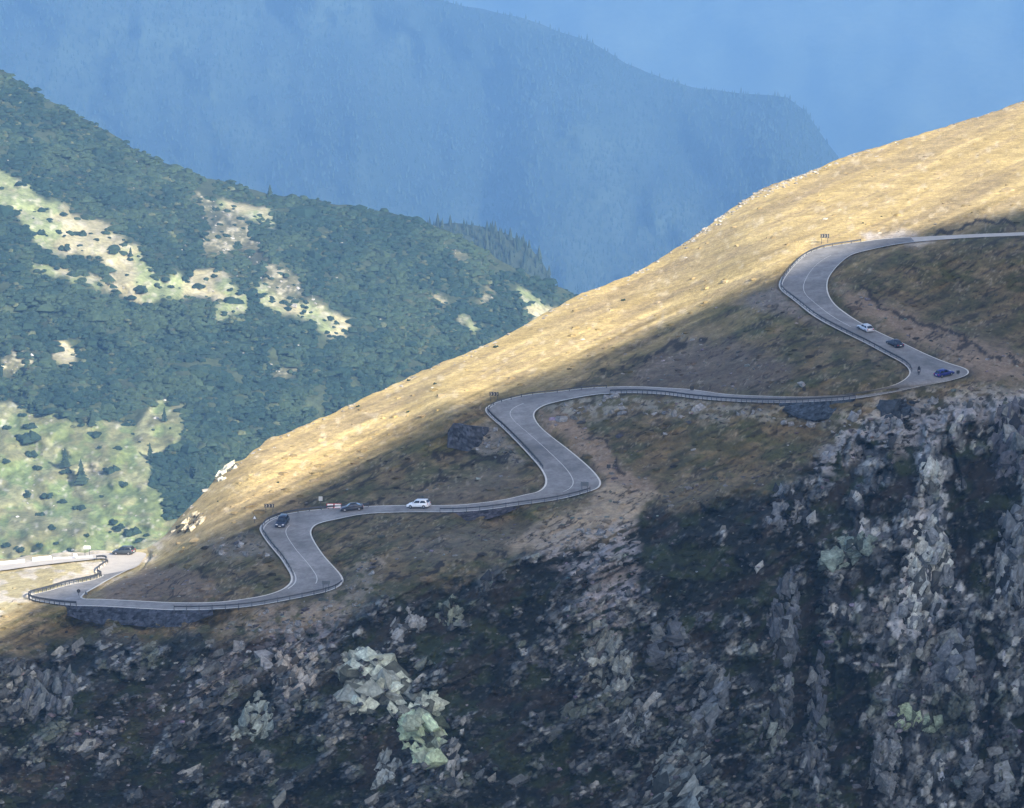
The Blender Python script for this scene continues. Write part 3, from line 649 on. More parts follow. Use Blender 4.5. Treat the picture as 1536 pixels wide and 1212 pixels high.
link("mountain_slope", mesh_np("mountain_slope", LXA.reshape(-1, 3), grid_faces(*LXA.shape[:2])[:, ::-1], M_slope, LCA.reshape(-1, 3), smooth=True), kind="structure")
def slope_at(u, v):
    x = np.clip((u-lu[0])/(lu[1]-lu[0]), 0, NL-1.001); i = int(x); f = x-i; out = np.zeros(3)
    for ii, w in ((i, 1-f), (i+1, f)):
        r = np.interp(v, LV[:, ii], np.arange(len(LV))); j = min(int(r), len(LV)-2); out += w*(LX[j, ii]*(1-(r-j))+LX[j+1, ii]*(r-j))
    return out
def slope_many(u, v):
    i = np.clip(np.round((u-lu[0])/(lu[1]-lu[0])).astype(int), 0, NL-1)
    f = (v-lsv[i])/(LVb-lsv[i]); j = np.clip(np.round(f*(len(ql)-1)).astype(int), 0, len(ql)-1); return j, i, (f >= 0)

# bush shapes: ragged domes
def dome(seed, nseg=8, rings=(0.0, .42, .78), jag=.28):
    r = np.random.default_rng(seed); vs_ = []; 
    for q_ in rings:
        for k in range(nseg):
            a = 2*math.pi*(k+.5*(r.random()-.5))/nseg; rad = math.sqrt(max(0, 1-q_*q_))*(1+jag*(r.random()-.5)*1.6)
            vs_.append((rad*math.cos(a), rad*math.sin(a), q_*(1+jag*(r.random()-.5))-.12*(q_ == 0)))
    vs_.append((.15*(r.random()-.5), .15*(r.random()-.5), 1.0))
    fs = []
    for a in range(len(rings)-1):
        for k in range(nseg):
            i0 = a*nseg+k; i1 = a*nseg+(k+1) % nseg; fs += [(i0, i1, i1+nseg), (i0, i1+nseg, i0+nseg)]
    t = (len(rings)-1)*nseg
    for k in range(nseg): fs.append((t+k, t+(k+1) % nseg, len(vs_)-1))
    return np.array(vs_), np.array(fs)
DOMES = [dome(s, 6, (0.0, .62), .4) for s in range(10)]
def scatter(name, templates, P, S, colors, mat, smooth=False, vary=.5, **props):
    """one mesh of many small pieces; P positions, S (n,3) scales, colors (n,3)"""
    n = len(P); which = rng.integers(0, len(templates), n); ang = rng.random(n)*2*math.pi
    vv = []; ff = []; cc_ = []; base = 0
    for k, (tv, tf) in enumerate(templates):
        id_ = np.where(which == k)[0]
        if len(id_) == 0: continue
        c, s = np.cos(ang[id_]), np.sin(ang[id_])
        X = tv[None, :, 0]*c[:, None]-tv[None, :, 1]*s[:, None]; Y = tv[None, :, 0]*s[:, None]+tv[None, :, 1]*c[:, None]
        W = np.stack([X, Y, np.broadcast_to(tv[None, :, 2], X.shape)], -1)*S[id_][:, None]+P[id_][:, None]
        vv.append(W.reshape(-1, 3)); ff.append((tf[None]+(np.arange(len(id_))*len(tv))[:, None, None]+base).reshape(-1, 3)); base += len(id_)*len(tv)
        shade = 1+vary*(rng.random((len(id_), len(tv), 1))-.5); cc_.append((colors[id_][:, None]*shade).reshape(-1, 3))
    return link(name, mesh_np(name, np.vstack(vv), np.vstack(ff), mat, np.vstack(cc_), smooth), **props)
# the closed cover of dwarf pine
n = 90000
bu = rng.uniform(-180, 880, n); bv = rng.uniform(-60, 1000, n); j, i, ok = slope_many(bu, bv)
gm = np.maximum(soft_g*(.55+.8*(fbm(LU/12, LV/9, 349, 3) > .42)), rockyl*.6)[j, i]+.35*lowg[j, i]; patchy = ln1[j, i]
ok &= (rng.random(n) > gm*1.6) & (bv > lsv[i]+1) & ~((patchy > .70))
hid = bv > np.interp(bu, SIL[:, 0], SIL[:, 1])+40; ok &= ~(hid & (rng.random(n) < .93))
j, i = j[ok], i[ok]; P = LX[j, i]+np.stack([rng.normal(0, 1.5, ok.sum()), rng.normal(0, 1.5, ok.sum()), np.zeros(ok.sum())], -1); m = len(P)
sz = np.exp(rng.normal(.78, .36, m)); S = np.stack([sz*rng.uniform(.8, 1.3, m), sz*rng.uniform(.8, 1.3, m), sz*rng.uniform(.45, .85, m)], -1)
mix = np.clip((fbm(LU/40, LV/30, 341, 3)[j, i]-.38)*3+rng.normal(0, .22, m), 0, 1)[:, None]
bc = np.array([.012, .027, .020])*(1-mix)+np.array([.028, .046, .026])*mix
yel = (rng.random(m) < .02+.12*sstep(.55, .7, fbm(LU/50, LV/50, 345, 2)[j, i]))[:, None]; bc = np.where(yel, np.array([.060, .070, .036])*(.7+.5*rng.random((m, 1))), bc)
S = np.where(yel, S*.7, S)
o = scatter("dwarf_pine_cover", DOMES, P, S, bc, M_bush, vary=.3); o["kind"] = "stuff"; o["label"] = "closed cover of dark green dwarf pine on the left mountain"; o["category"] = "scrub"
# single bushes that stand free on the grass
BM = []
for k in range(6):
    d2 = []; f2_ = []; nb = 0; rr = np.random.default_rng(70+k)
    for q_ in range(9):                              # several ragged tufts grown together
        dv, df = dome(50+k*9+q_, 7, (0.0, .45, .8), .5); a = rr.random()*6.28; rad = .62*rr.random()**.6 if q_ else 0; sc_ = rr.uniform(.32, .55)
        d2.append(dv*np.array([sc_, sc_, sc_*rr.uniform(1.0, 1.9)])+np.array([rad*math.cos(a), rad*math.sin(a), 0])); f2_.append(df+nb); nb += len(dv)
    d2 = np.vstack(d2); f2_ = np.vstack(f2_)
    BM.append(mesh_np("foliage", d2, f2_, M_bush, np.array([.016, .030, .020])*(.7+.6*np.random.default_rng(k).random((len(d2), 1)))))
STEM = None
def stem_mesh():
    bm = bmesh.new(); bmesh.ops.create_cone(bm, cap_ends=True, segments=6, radius1=.08, radius2=.04, depth=.5, matrix=Matrix.Translation((0, 0, .1))); return bm_mesh("stem", bm, M_bark)
STEM = stem_mesh()
def bush(u, v, rx, rz_, label, group, at=None):
    p = at if at is not None else slope_at(u, v); root = bpy.data.objects.new("dwarf_pine_bush", None); col.objects.link(root); root.location = p
    root["label"] = label; root["category"] = "bush"; root["group"] = group
    f = link("foliage", random.choice(BM), root, rz=random.random()*6.28); f.scale = (rx, rx*random.uniform(.75, 1.1), rz_)
    s = link("stem", STEM, root); s.scale = (rx, rx, rz_)
    return root
G1 = "dwarf pine bushes on the long pale meadow"
for (u, v, w) in [(120,350,24),(100,365,12),(62,345,14),(88,346,16),(145,357,14),(164,354,10),(110,382,12),(134,382,10),(213,433,28),(195,387,12),(207,382,7),(235,417,10),(256,428,14),(52,315,7),(50,325,5),(170,440,12),(150,425,12),(30,338,14),(96,371,22),(222,455,18),(250,452,14),(128,410,16),(105,398,14),(300,428,22),(322,412,14),(345,432,12),(280,420,12),(190,410,8),(75,330,8)]:
    px = slope_at(u, v)[1]/F; bush(u, v+3, w*.5*px, w*.34*px, f"{'large' if w > 20 else 'small' if w < 10 else 'rounded'} dark dwarf pine bush on the long pale meadow, {'its upper stretch' if u < 110 else 'its middle' if u < 200 else 'its branching lower end'}", G1)
G2 = "dwarf pine bushes on the upper stony patch"
for (u, v, w) in [(300,318,10),(322,312,14),(332,305,10),(352,335,12),(364,340,9),(340,352,16),(355,365,18),(372,352,9),(310,358,12),(395,392,14),(412,388,12),(372,420,30),(400,412,14),(425,410,12),(440,425,9),(436,445,14),(458,452,12),(390,330,8),(415,330,9),(330,335,12),(486,478,10),(465,466,8),(500,488,8)]:
    px = slope_at(u, v)[1]/F; bush(u, v+3, w*.5*px, w*.34*px, f"{'large' if w > 15 else 'small' if w < 10 else 'middling'} dark pine bush among stones, {'by the light green skyline patch' if v < 345 else 'inside the brownish patch' if v < 400 else 'on the pale tongue below it'}", G2)
G3 = "dwarf pine bushes on the green meadow by the sunlit road"
for (u, v, w) in [(38,655,44),(10,640,18),(45,680,28),(142,650,32),(45,637,26),(178,670,18),(150,668,10),(165,703,30),(183,725,22),(152,742,13),(295,612,44),(70,742,24),(55,700,20),(8,690,18),(100,705,22),(200,648,8),(210,660,8),(222,665,7),(120,760,24),(75,790,20),(60,770,18),(95,750,18),(40,740,26),(130,800,14),(105,822,14),(60,815,18),(30,822,22),(10,815,20),(35,835,26),(85,812,12),(165,795,10),(230,642,8),(255,640,8),(196,796,34),(180,790,26),(210,808,22),(170,780,20),(220,800,14)]:
    px = slope_at(u, v)[1]/F; bush(u, v+3, w*.5*px, w*.30*px, f"{'wide' if w > 27 else 'small' if w < 12 else 'low'} dark pine bush on the green meadow, {'just behind the sunlit road' if v > 805 else 'in the thicket beside the golden slope foot' if u > 160 and v > 770 else 'at its upper edge' if v < 660 else 'on its open right side' if u > 140 else 'around the broad spruce'}", G3)
# small conifers
def conifer_meshes(seed):
    r = np.random.default_rng(seed); vs_ = []; fs = []
    for L_ in range(7):
        z = .12+.13*L_; R0 = .30*(1-L_/7.6); k = 9; b = len(vs_)
        for q_ in range(k): 
            a = 2*math.pi*q_/k+r.random()*.5; rr = R0*(1 if q_ % 2 else .62)*(.8+.4*r.random()); vs_.append((rr*math.cos(a), rr*math.sin(a), z-.05*r.random()))
        vs_.append((0, 0, z+.20))
        for q_ in range(k): fs.append((b+q_, b+(q_+1) % k, b+k))
    return np.array(vs_), np.array(fs)
CON = [conifer_meshes(s) for s in range(5)]
CONM = [mesh_np("crown", v_, f_, M_bush, np.array([.022, .038, .026])*(.7+.6*np.random.default_rng(9).random((len(v_), 1)))) for v_, f_ in CON]
bm = bmesh.new(); bmesh.ops.create_cone(bm, cap_ends=True, segments=7, radius1=.035, radius2=.006, depth=.98, matrix=Matrix.Translation((0, 0, .44))); TRUNK = bm_mesh("trunk", bm, M_bark)
for (u, v, hpx, lab) in [(247,632,22,"small lone spruce on the green meadow between two pine thickets"),(122,728,40,"dark broad spruce among bushes on the meadow behind the sunlit road"),(98,702,30,"dark spruce above the broad one among the meadow bushes"),(297,722,34,"slender spruce in the pine thicket right of the green meadow"),(285,715,22,"shorter spruce beside a slender one in the pine thicket"),(138,640,26,"spruce at the edge of the pine thicket above the meadow"),(405,279+14,16,"tiny spruce standing up on the skyline of the left mountain"),(425,335,18,"small spruce at the end of the light green skyline patch"),(412,332,14,"tiny spruce on the light green patch below the skyline"),(196,385,14,"tiny dark spruce on the long pale meadow"),(225,690,26,"spruce at the left edge of the lower pine thicket")]:
    p = slope_at(u, v); h = hpx*p[1]/F; root = bpy.data.objects.new("spruce_tree", None); col.objects.link(root); root.location = p
    root["label"] = lab; root["category"] = "tree"; root["group"] = "small spruces on the left mountain"
    c = link("crown", random.choice(CONM), root, rz=random.random()*6); c.scale = (h*1.15, h*1.15, h); t = link("trunk", TRUNK, root); t.scale = (h, h, h)
# stones on the left mountain
def hull(seed, n=14, sq=(1, 1, .7)):
    r = np.random.default_rng(seed); bm = bmesh.new()
    for _ in range(n):
        p = r.normal(size=3); p /= np.linalg.norm(p); p *= .75+.35*r.random(); bm.verts.new((p[0]*sq[0], p[1]*sq[1], p[2]*sq[2]))
    bmesh.ops.convex_hull(bm, input=bm.verts[:]); bmesh.ops.delete(bm, geom=[v for v in bm.verts if not v.link_faces], context='VERTS')
    bmesh.ops.triangulate(bm, faces=bm.faces[:]); bm.verts.index_update()
    v_ = np.array([x.co[:] for x in bm.verts]); f_ = np.array([[x.index for x in f.verts] for f in bm.faces]); bm.free(); return v_, f_
HULLS = [hull(400+k, 12+k % 4, (1, .8+.1*(k % 3), .55+.12*(k % 4))) for k in range(10)]
n = 9000; bu = rng.uniform(-60, 880, n); bv = rng.uniform(200, 860, n); j, i, ok = slope_many(bu, bv)
ok &= rng.random(n) < (.55*rockyl+.04*grassm+.012)[j, i]; j, i = j[ok], i[ok]; P = LX[j, i]; m = len(P); sz = np.exp(rng.normal(-.1, .45, m))*1.1
S = np.stack([sz*1.1, sz, sz*.8], -1); bc = np.array([.32, .31, .28])*(.6+.6*rng.random((m, 1)))
o = scatter("scattered_stones", HULLS, P, S, bc, M_rock); o["kind"] = "stuff"; o["label"] = "pale stones strewn over the left mountain"; o["category"] = "stones"

# ------------------------------------------------------------------ far ridges
def ridge(name, sil, tsil, vb, tb, nu, nr, c0, c1, seed, amp, u0=-700, u1=2300):
    uu = np.linspace(u0, u1, nu); sil = np.array(sil, float); sv_ = np.interp(uu, sil[:, 0], sil[:, 1])+(fbm(uu/40, uu*0, seed, 3)-.5)*6
    ts = np.interp(uu, [a for a, _ in tsil], [b for _, b in tsil]); tb_ = np.interp(uu, [a for a, _ in tb], [b for _, b in tb])
    qq = np.linspace(0, 1, nr)[:, None]; Vv = sv_[None]+(vb-sv_[None])*qq; Uu = np.broadcast_to(uu, Vv.shape).copy()
    Tt = ts[None]*(1-qq)+tb_[None]*qq; nz = fbm(Uu/170, Vv/260, seed+3, 5)
    Tt = Tt*(1-(nz-.5)*amp*sstep(0, 120, Vv-sv_[None])); dd_ = ray(Uu, Vv); X = dd_*Tt[..., None]
    bk = []
    for k in range(1, 14):
        d = 2600*(k/13)**1.4; b = X[0].copy(); hd = dd_[0, :, :2]/np.linalg.norm(dd_[0, :, :2], axis=1)[:, None]; b[:, :2] += hd*d
        b[:, 2] -= (-dd_[0, :, 2]/np.linalg.norm(dd_[0, :, :2], axis=1)+.03)*d+.00012*d*d; bk.append(b)
    mixc = sstep(.40, .62, fbm(Uu/210, Vv/120, seed+9, 4))[..., None]; Cc = np.array(c0)*(1-mixc)+np.array(c1)*mixc
    XA = np.vstack([np.array(bk[::-1]), X]); CA = np.vstack([np.broadcast_to(Cc[0], (13,)+Cc[0].shape), Cc])
    link(name, mesh_np(name, XA.reshape(-1, 3), grid_faces(*XA.shape[:2])[:, ::-1], M_far, CA.reshape(-1, 3), smooth=True), kind="structure")
    return X, Uu, Vv, Cc
def forest(name, X, Uu, Vv, n, h, cond, label, c0, c1, seed):
    nr, nc = Uu.shape; j = rng.integers(0, nr-1, n); i = rng.integers(0, nc-1, n); a = rng.random(n)[:, None]; b = rng.random(n)[:, None]
    P = X[j, i]*(1-a)*(1-b)+X[j, i+1]*a*(1-b)+X[j+1, i]*(1-a)*b+X[j+1, i+1]*a*b; ok = cond(Uu[j, i], Vv[j, i]); P = P[ok]; m = len(P)
    hh = h*np.exp(rng.normal(0, .28, m)); k = 6; ca = np.arange(k)*2*math.pi/k
    tv = np.vstack([np.stack([np.cos(ca), np.sin(ca), ca*0+.05], -1), [[0, 0, 1.0]]]); tf = np.array([(q_, (q_+1) % k, k) for q_ in range(k)])
    S = np.stack([hh*.20, hh*.20, hh], -1); mx = rng.random((m, 1)); 
    o = scatter(name, [(tv, tf)], P, S, np.array(c0)*(1-mx)+np.array(c1)*mx, M_bush); o["kind"] = "stuff"; o["label"] = label; o["category"] = "forest"
X, a, b, c = ridge("forest_ridge", [(-700,-420),(200,-160),(480,-60),(560,-30),(640,-5),(700,10),(790,28),(890,65),(940,95),(1000,120),(1060,135),(1180,146),(1210,170),(1262,240),(1400,420),(1700,600),(2300,900)],
    [(-700,12500),(700,11500),(1000,11000),(1260,10500),(2300,10000)], 760, [(-700,7800),(700,7400),(2300,7400)], 280, 170, (.010, .019, .014), (.025, .037, .024), 501, .14, -700, 1800)
forest("spruce_forest", X, a, b, 62000, 12.5, lambda u, v: (u > -80) & (u < 1420) & (v < 520) & (v > -60), "spruce forest on the hazy blue ridge", (.012, .024, .016), (.024, .037, .022), 1)
X, a, b, c = ridge("spur_ridge", [(300,420),(520,360),(640,338),(680,332),(720,339),(760,352),(795,372),(815,395),(832,428),(900,520),(1000,640)], [(300,4300),(1000,4300)], 760, [(300,3600),(1000,3600)], 120, 80, (.015, .025, .017), (.025, .035, .02), 541, .03, 300, 1000)
forest("spur_forest", X, a, b, 7000, 9, lambda u, v: (u > 560) & (v < 540), "dark spruce wood on the spur behind the left mountain", (.012, .024, .017), (.026, .038, .023), 2)
ridge("far_ridge", [(-700,-520),(2300,-560)], [(-700,19500),(2300,18500)], 700, [(-700,13500),(900,13500),(2300,13000)], 200, 110, (.032, .045, .030), (.040, .052, .034), 561, .05, -900, 2500)
# valley ground reaching to the horizon
zb = -5200
vg = mesh_np("valley_ground", [(-40000, -3000, zb), (40000, -3000, zb), (40000, 60000, zb), (-40000, 60000, zb)], [(0, 1, 2, 3)], M_far, np.zeros((4, 3))+np.array([.06, .08, .045]))
link("valley_ground", vg, kind="structure")

# ------------------------------------------------------------------ rock outcrops: clusters of split blocks standing out of the cliff
def block(seed, sharp=.22, extra=5):
    r = np.random.default_rng(seed); bm = bmesh.new()
    for x in (-1, 1):
        for y in (-1, 1):
            for z in (-1, 1): bm.verts.new((x*(.5+sharp*(r.random()-.5)*1.4), y*(.5+sharp*(r.random()-.5)*1.4), z*(.5+sharp*(r.random()-.5)*1.4)))
    for _ in range(extra):
        p = r.uniform(-.5, .5, 3); k = r.integers(0, 3); p[k] = math.copysign(.5+.13*r.random(), p[k]); bm.verts.new(p)
    bmesh.ops.convex_hull(bm, input=bm.verts[:]); bmesh.ops.delete(bm, geom=[v for v in bm.verts if not v.link_faces], context='VERTS')
    bmesh.ops.triangulate(bm, faces=bm.faces[:]); bm.verts.index_update()
    v_ = np.array([x.co[:] for x in bm.verts]); f_ = np.array([[x.index for x in f.verts] for f in bm.faces]); bm.free(); return v_, f_
BLOCKS = [block(600+k, .3+.25*(k % 3), 3+k % 5) for k in range(16)]
def rough(v_, f_, seed, cuts=2, amp=.022):
    """break the flat facets of a block into uneven rock"""
    bm = bmesh.new(); vs_ = [bm.verts.new(p) for p in v_]
    for f in f_: bm.faces.new([vs_[k] for k in f])
    bmesh.ops.recalc_face_normals(bm, faces=bm.faces[:]); bmesh.ops.subdivide_edges(bm, edges=bm.edges[:], cuts=cuts, use_grid_fill=True); bm.normal_update()
    r = np.random.default_rng(seed)
    for v in bm.verts: v.co += v.normal*float(r.normal(0, amp))+Vector(r.normal(0, amp*.4, 3))
    bmesh.ops.triangulate(bm, faces=bm.faces[:]); bm.verts.index_update()
    a = np.array([x.co[:] for x in bm.verts]); b = np.array([[x.index for x in f.verts] for f in bm.faces]); bm.free(); return a, b
RBLOCKS = [rough(v_, f_, k) for k, (v_, f_) in enumerate(BLOCKS)]
BLOCKM = [mesh_np("block", v_, f_, None, .85+.3*np.random.default_rng(k).random((len(v_), 1))+np.zeros((1, 3))) for k, (v_, f_) in enumerate(RBLOCKS)]
M_block = attr_mat("block_rock", scales=((.9, .3), (3.5, .35)), bump=.9, bscale=1.6, bdist=.35, rough=.9, object_color=True)
for b_ in BLOCKM: b_.materials.append(M_block)
def outcrop(poly, n, ang, size, c, label, var=.3, thick=.8, proud=.6, aspect=2.2, seed=0, c2=None, big=False):
    # big: broad slabs that lie in one plane
    r = np.random.default_rng(seed+900); p = np.array(poly, float)
    lo, hi = p.min(0), p.max(0); got = 0; tries = 0; org = hill_at((lo[0]+hi[0])/2, lo[1]*.2+hi[1]*.8)
    root = bpy.data.objects.new("rock_outcrop", None); col.objects.link(root); root.location = org; root["label"] = label; root["category"] = "rock outcrop"
    n = int(n*(2.2 if big else 1.9)); size = size*(.66 if big else .72); c = np.array(c)*(1.0 if big else .85 if max(c) > .3 else .72); c2 = None if c2 is None else np.array(c2)*.72
    while got < n and tries < n*60:
        tries += 1; u, v = r.uniform(lo, hi)
        sdv = poly_sd(np.array([u]), np.array([v]), poly)[0]
        if sdv < -1: continue
        P = hill_at(u, v); mpp = P[1]/F
        s = size*mpp*min(1.45, np.exp(r.normal(0, .4))); s = min(s, (max(sdv, 2)*1.1+size*.25)*mpp*1.6)
        asp = aspect*r.uniform(.6, 1.3); th = thick*r.uniform(.7, 1.3)
        o = link("block", BLOCKM[r.integers(0, len(BLOCKM))], root, loc=tuple(P-org+np.array([0, (-.25 if big else s*th*.34-proud*s*.30*r.uniform(.2, 1.2)), 0])))
        o.scale = (s*asp**.5, s*th, s/asp**.5)
        # strata angle about the view axis, lean back with the slope, some yaw
        q_ = Quaternion((0, 0, 1), r.normal(0, .10 if big else .35)) @ Quaternion((1, 0, 0), -r.normal(.45, .07 if big else .25)) @ Quaternion((0, 1, 0), -(math.radians(ang)+r.normal(0, .09)))
        o.rotation_euler = q_.to_euler()
        k = np.array(c)*(1+var*r.normal()*.6) if (c2 is None or r.random() > .35) else np.array(c2)*(1+var*r.normal()*.5)
        k = k*(.22 if r.random() < .16 else 1.0); o.color = (*np.clip(k*np.array([.99, 1.02, .93]), .012, .7), 1); got += 1
PALE = (.40, .42, .36); LICH = (.36, .42, .29); GREYR = (.20, .205, .215); PINK = (.33, .29, .26); NAVY = (.115, .12, .14)
outcrop([(515,985),(545,972),(580,985),(605,1000),(618,1035),(640,1042),(620,1070),(595,1075),(555,1068),(520,1070),(512,1030)], 46, -38, 26, PALE, "broad pale slab outcrop with dark cracks below the lowest bend", .16, 1.0, .9, 1.6, 1, (.30, .315, .29), True)
outcrop([(600,1080),(640,1068),(662,1075),(665,1120),(655,1150),(635,1152),(605,1115)], 30, -55, 22, LICH, "yellow-green lichen slab directly under the broad pale slab", .16, .9, 1.0, 1.7, 2, (.31, .34, .26), True)
outcrop([(628,1040),(660,1038),(667,1062),(640,1070)], 8, -20, 18, PALE, "small pale block at the right corner of the broad slab", .2, .9, .8, 1.3, 3, None, True)
outcrop([(345,1105),(365,1060),(385,1040),(408,1065),(412,1100),(380,1112)], 34, 60, 14, (.27, .30, .28), "jagged grey-green outcrop left of the broad pale slab", .3, .8, .8, 2.2, 4)
outcrop([(405,1000),(428,970),(448,968),(474,985),(470,1030),(435,1045),(410,1022)], 40, 50, 13, PINK, "pinkish broken crag under the scree of the lowest bend", .28, .8, .8, 1.8, 5)
outcrop([(560,1185),(570,1140),(585,1128),(602,1150),(590,1185)], 16, 70, 15, (.28, .30, .30), "small pointed grey outcrop below the pale slab", .25, .8, .8, 2.0, 6)
outcrop([(660,1170),(672,1125),(684,1110),(690,1165),(680,1182)], 14, 72, 14, (.30, .29, .28), "thin upright grey fin right of the lichen slab", .25, .7, .8, 2.6, 7)
outcrop([(652,935),(660,908),(678,900),(694,925),(690,940)], 20, 80, 12, (.19, .205, .165), "grey-green ribbed rock on the dark slope under the heath", .3, .7, .8, 2.4, 8)
outcrop([(584,958),(590,938),(608,936),(612,915),(622,925),(640,940),(636,952),(608,948),(598,965)], 14, 60, 14, (.28, .28, .29), "two grey slabs on the dark slope above the broad pale slab", .25, .8, .8, 2.0, 9)
outcrop([(20,1075),(45,1020),(80,1008),(115,1010),(112,1075),(70,1085)], 46, 72, 15, NAVY, "dark blue-grey ribbed crag at the foot of the lower left slope", .3, .8, .7, 2.6, 10, (.17, .18, .19))
outcrop([(1150,935),(1165,880),(1185,862),(1196,885),(1200,960),(1185,1000),(1165,1010)], 44, 78, 15, NAVY, "tall dark rock rib beside the deep shadowed gully", .3, .9, .8, 2.4, 11, (.17, .175, .185))
outcrop([(1140,1120),(1150,1050),(1170,1010),(1190,1015),(1185,1090),(1165,1130)], 40, 76, 15, (.14, .145, .16), "lower dark rib of the cliff under the tall rib", .3, .9, .8, 2.4, 12, (.22, .24, .22))
outcrop([(1205,1100),(1215,1000),(1232,980),(1240,1010),(1238,1120),(1225,1200),(1200,1212)], 44, 82, 15, (.13, .135, .155), "narrow upright rib on the far side of the gully", .3, .9, .8, 2.8, 13, (.2, .205, .21))
outcrop([(972,1000),(975,945),(1000,932),(1028,945),(1030,990),(1000,1010)], 30, 20, 17, NAVY, "blocky dark crag in the middle of the cliff", .25, 1.0, .8, 1.4, 14, (.16, .165, .17))
outcrop([(1030,1105),(1040,1045),(1070,1000),(1095,1010),(1090,1050),(1060,1110)], 36, 55, 17, (.155, .165, .185), "blue-grey leaning slabs in the middle of the cliff", .25, .8, .8, 2.2, 15, (.23, .235, .24))
outcrop([(955,1215),(985,1140),(1030,1100),(1060,1130),(1055,1215)], 40, 45, 20, (.16, .185, .20), "large leaning blue-grey slabs at the cliff foot", .25, .7, .8, 3.0, 16, (.24, .255, .25))
outcrop([(1232,860),(1236,830),(1262,808),(1300,802),(1312,820),(1280,845),(1250,858)], 20, 28, 18, (.24, .29, .26), "pale greenish wedge of rock jutting from the cliff", .22, .8, 1.0, 2.0, 17)
outcrop([(1345,925),(1352,850),(1375,790),(1400,775),(1420,810),(1432,880),(1410,920),(1375,945)], 90, 65, 15, (.46, .455, .43), "bright grey shattered rock face in the steep chute", .28, .9, .7, 1.9, 18, (.22, .225, .24))
outcrop([(1382,740),(1384,700),(1402,690),(1412,715),(1404,745)], 14, 70, 14, (.42, .42, .40), "light pointed block at the head of the steep chute", .2, .9, .8, 1.8, 19)
outcrop([(1345,1085),(1352,1055),(1372,1060),(1376,1080),(1362,1090)], 8, 30, 18, LICH, "small bright lichen block low in the right cliff", .15, .9, .9, 1.2, 20)
outcrop([(1378,1095),(1388,1078),(1410,1070),(1416,1085),(1395,1098)], 7, 25, 17, (.28, .34, .26), "green-grey block beside the bright lichen block", .15, .9, .9, 1.4, 21)
outcrop([(868,1000),(880,940),(905,930),(945,960),(950,1040),(920,1060),(895,1030)], 60, 62, 13, (.22, .235, .23), "broken grey ledges under the scree strip of the cliff", .3, .8, .7, 2.0, 22, (.30, .30, .27))
outcrop([(915,1100),(950,1050),(985,1060),(960,1120)], 26, 50, 13, (.21, .22, .23), "grey ledges between the scree strip and the leaning slabs", .3, .8, .7, 2.0, 23)
outcrop([(1490,880),(1500,780),(1525,760),(1536,800),(1530,900),(1505,930)], 40, 75, 17, (.19, .20, .22), "steep grey face at the right edge of the cliff", .3, .9, .8, 2.2, 24, (.30, .30, .30))
outcrop([(1370,980),(1400,930),(1450,940),(1460,1000),(1420,1030),(1380,1020)], 40, 40, 18, (.17, .18, .21), "stacked blue-grey blocks below the steep chute", .28, .9, .8, 1.6, 25, (.28, .285, .28))
outcrop([(1300,1180),(1320,1090),(1350,1100),(1345,1190)], 40, 70, 14, (.24, .24, .25), "pale broken rib at the foot of the right cliff", .3, .8, .8, 2.0, 26)
outcrop([(1430,1190),(1450,1130),(1500,1120),(1536,1150),(1520,1212)], 40, 25, 18, (.17, .175, .19), "dark stepped ledges at the foot of the right cliff", .3, .9, .8, 1.8, 27, (.27, .27, .27))
outcrop([(1320,612),(1345,602),(1375,606),(1372,628),(1335,632)], 12, 5, 20, (.055, .065, .085), "dark bluish boulder mound just below the sharp right bend", .2, 1.0, .5, 1.3, 28)
outcrop([(1480,660),(1500,612),(1545,600),(1545,700),(1500,720)], 40, 60, 17, (.15, .145, .17), "purplish crag below the track at the cliff top", .3, .9, .8, 1.8, 29, (.24, .24, .24))
outcrop([(1150,780),(1165,735),(1185,730),(1205,760),(1195,800),(1165,800)], 34, 70, 13, (.19, .195, .215), "grey broken crag at the top of the dark turf slope", .3, .8, .8, 2.0, 30)
outcrop([(322,722),(332,705),(352,694),(356,700),(336,722)], 9, 35, 12, (.50, .47, .40), "white sunlit rock on the skyline of the golden slope", .12, .8, .5, 1.8, 31)
outcrop([(258,800),(275,782),(300,770),(305,785),(280,800)], 16, 30, 9, (.40, .34, .26), "brown sunlit rocks at the foot of the golden slope", .3, .8, .7, 1.8, 32)
# single boulders
BOULD = []
for k in range(10):
    v_, f_ = rough(*(BLOCKS[k] if k % 2 else HULLS[k]), k, 1, .04)
    sc = 1.0 if k % 2 else .55
    BOULD.append(mesh_np("boulder", v_*sc, f_, M_rock, np.array([.22, .22, .21])*(.8+.4*np.random.default_rng(k).random((len(v_), 1)))))
def boulders(poly, n, px, label, group, seed, marks):
    r = np.random.default_rng(seed); p = np.array(poly, float); lo, hi = p.min(0), p.max(0); k = 0
    while k < n:
        u, v = r.uniform(lo, hi)
        if poly_sd(np.array([u]), np.array([v]), poly)[0] < 0: continue
        if RB[int(np.clip(v, 0, RH-1)), int(np.clip(u+350, 0, RW-1))] > .35: k += 1; continue
        P = hill_at(u, v); s = px*P[1]/F*np.exp(r.normal(0, .35)); o = link("boulder", BOULD[r.integers(0, 10)], loc=tuple(P+np.array([0, 0, s*.12])))
        o.rotation_euler = (r.normal(0, .4), r.normal(0, .4), r.random()*6.3); o.scale = (s, s*r.uniform(.7, 1), s*r.uniform(.55, .9)); o["label"] = f"{'big' if s > px*P[1]/F*1.35 else 'small' if s < px*P[1]/F*.75 else 'medium-sized'} {label} {marks[int(np.argmin([(u-a)**2+(v-b)**2 for a, b, _ in marks]))][2]}"; o["category"] = "boulder"; o["group"] = group; k += 1
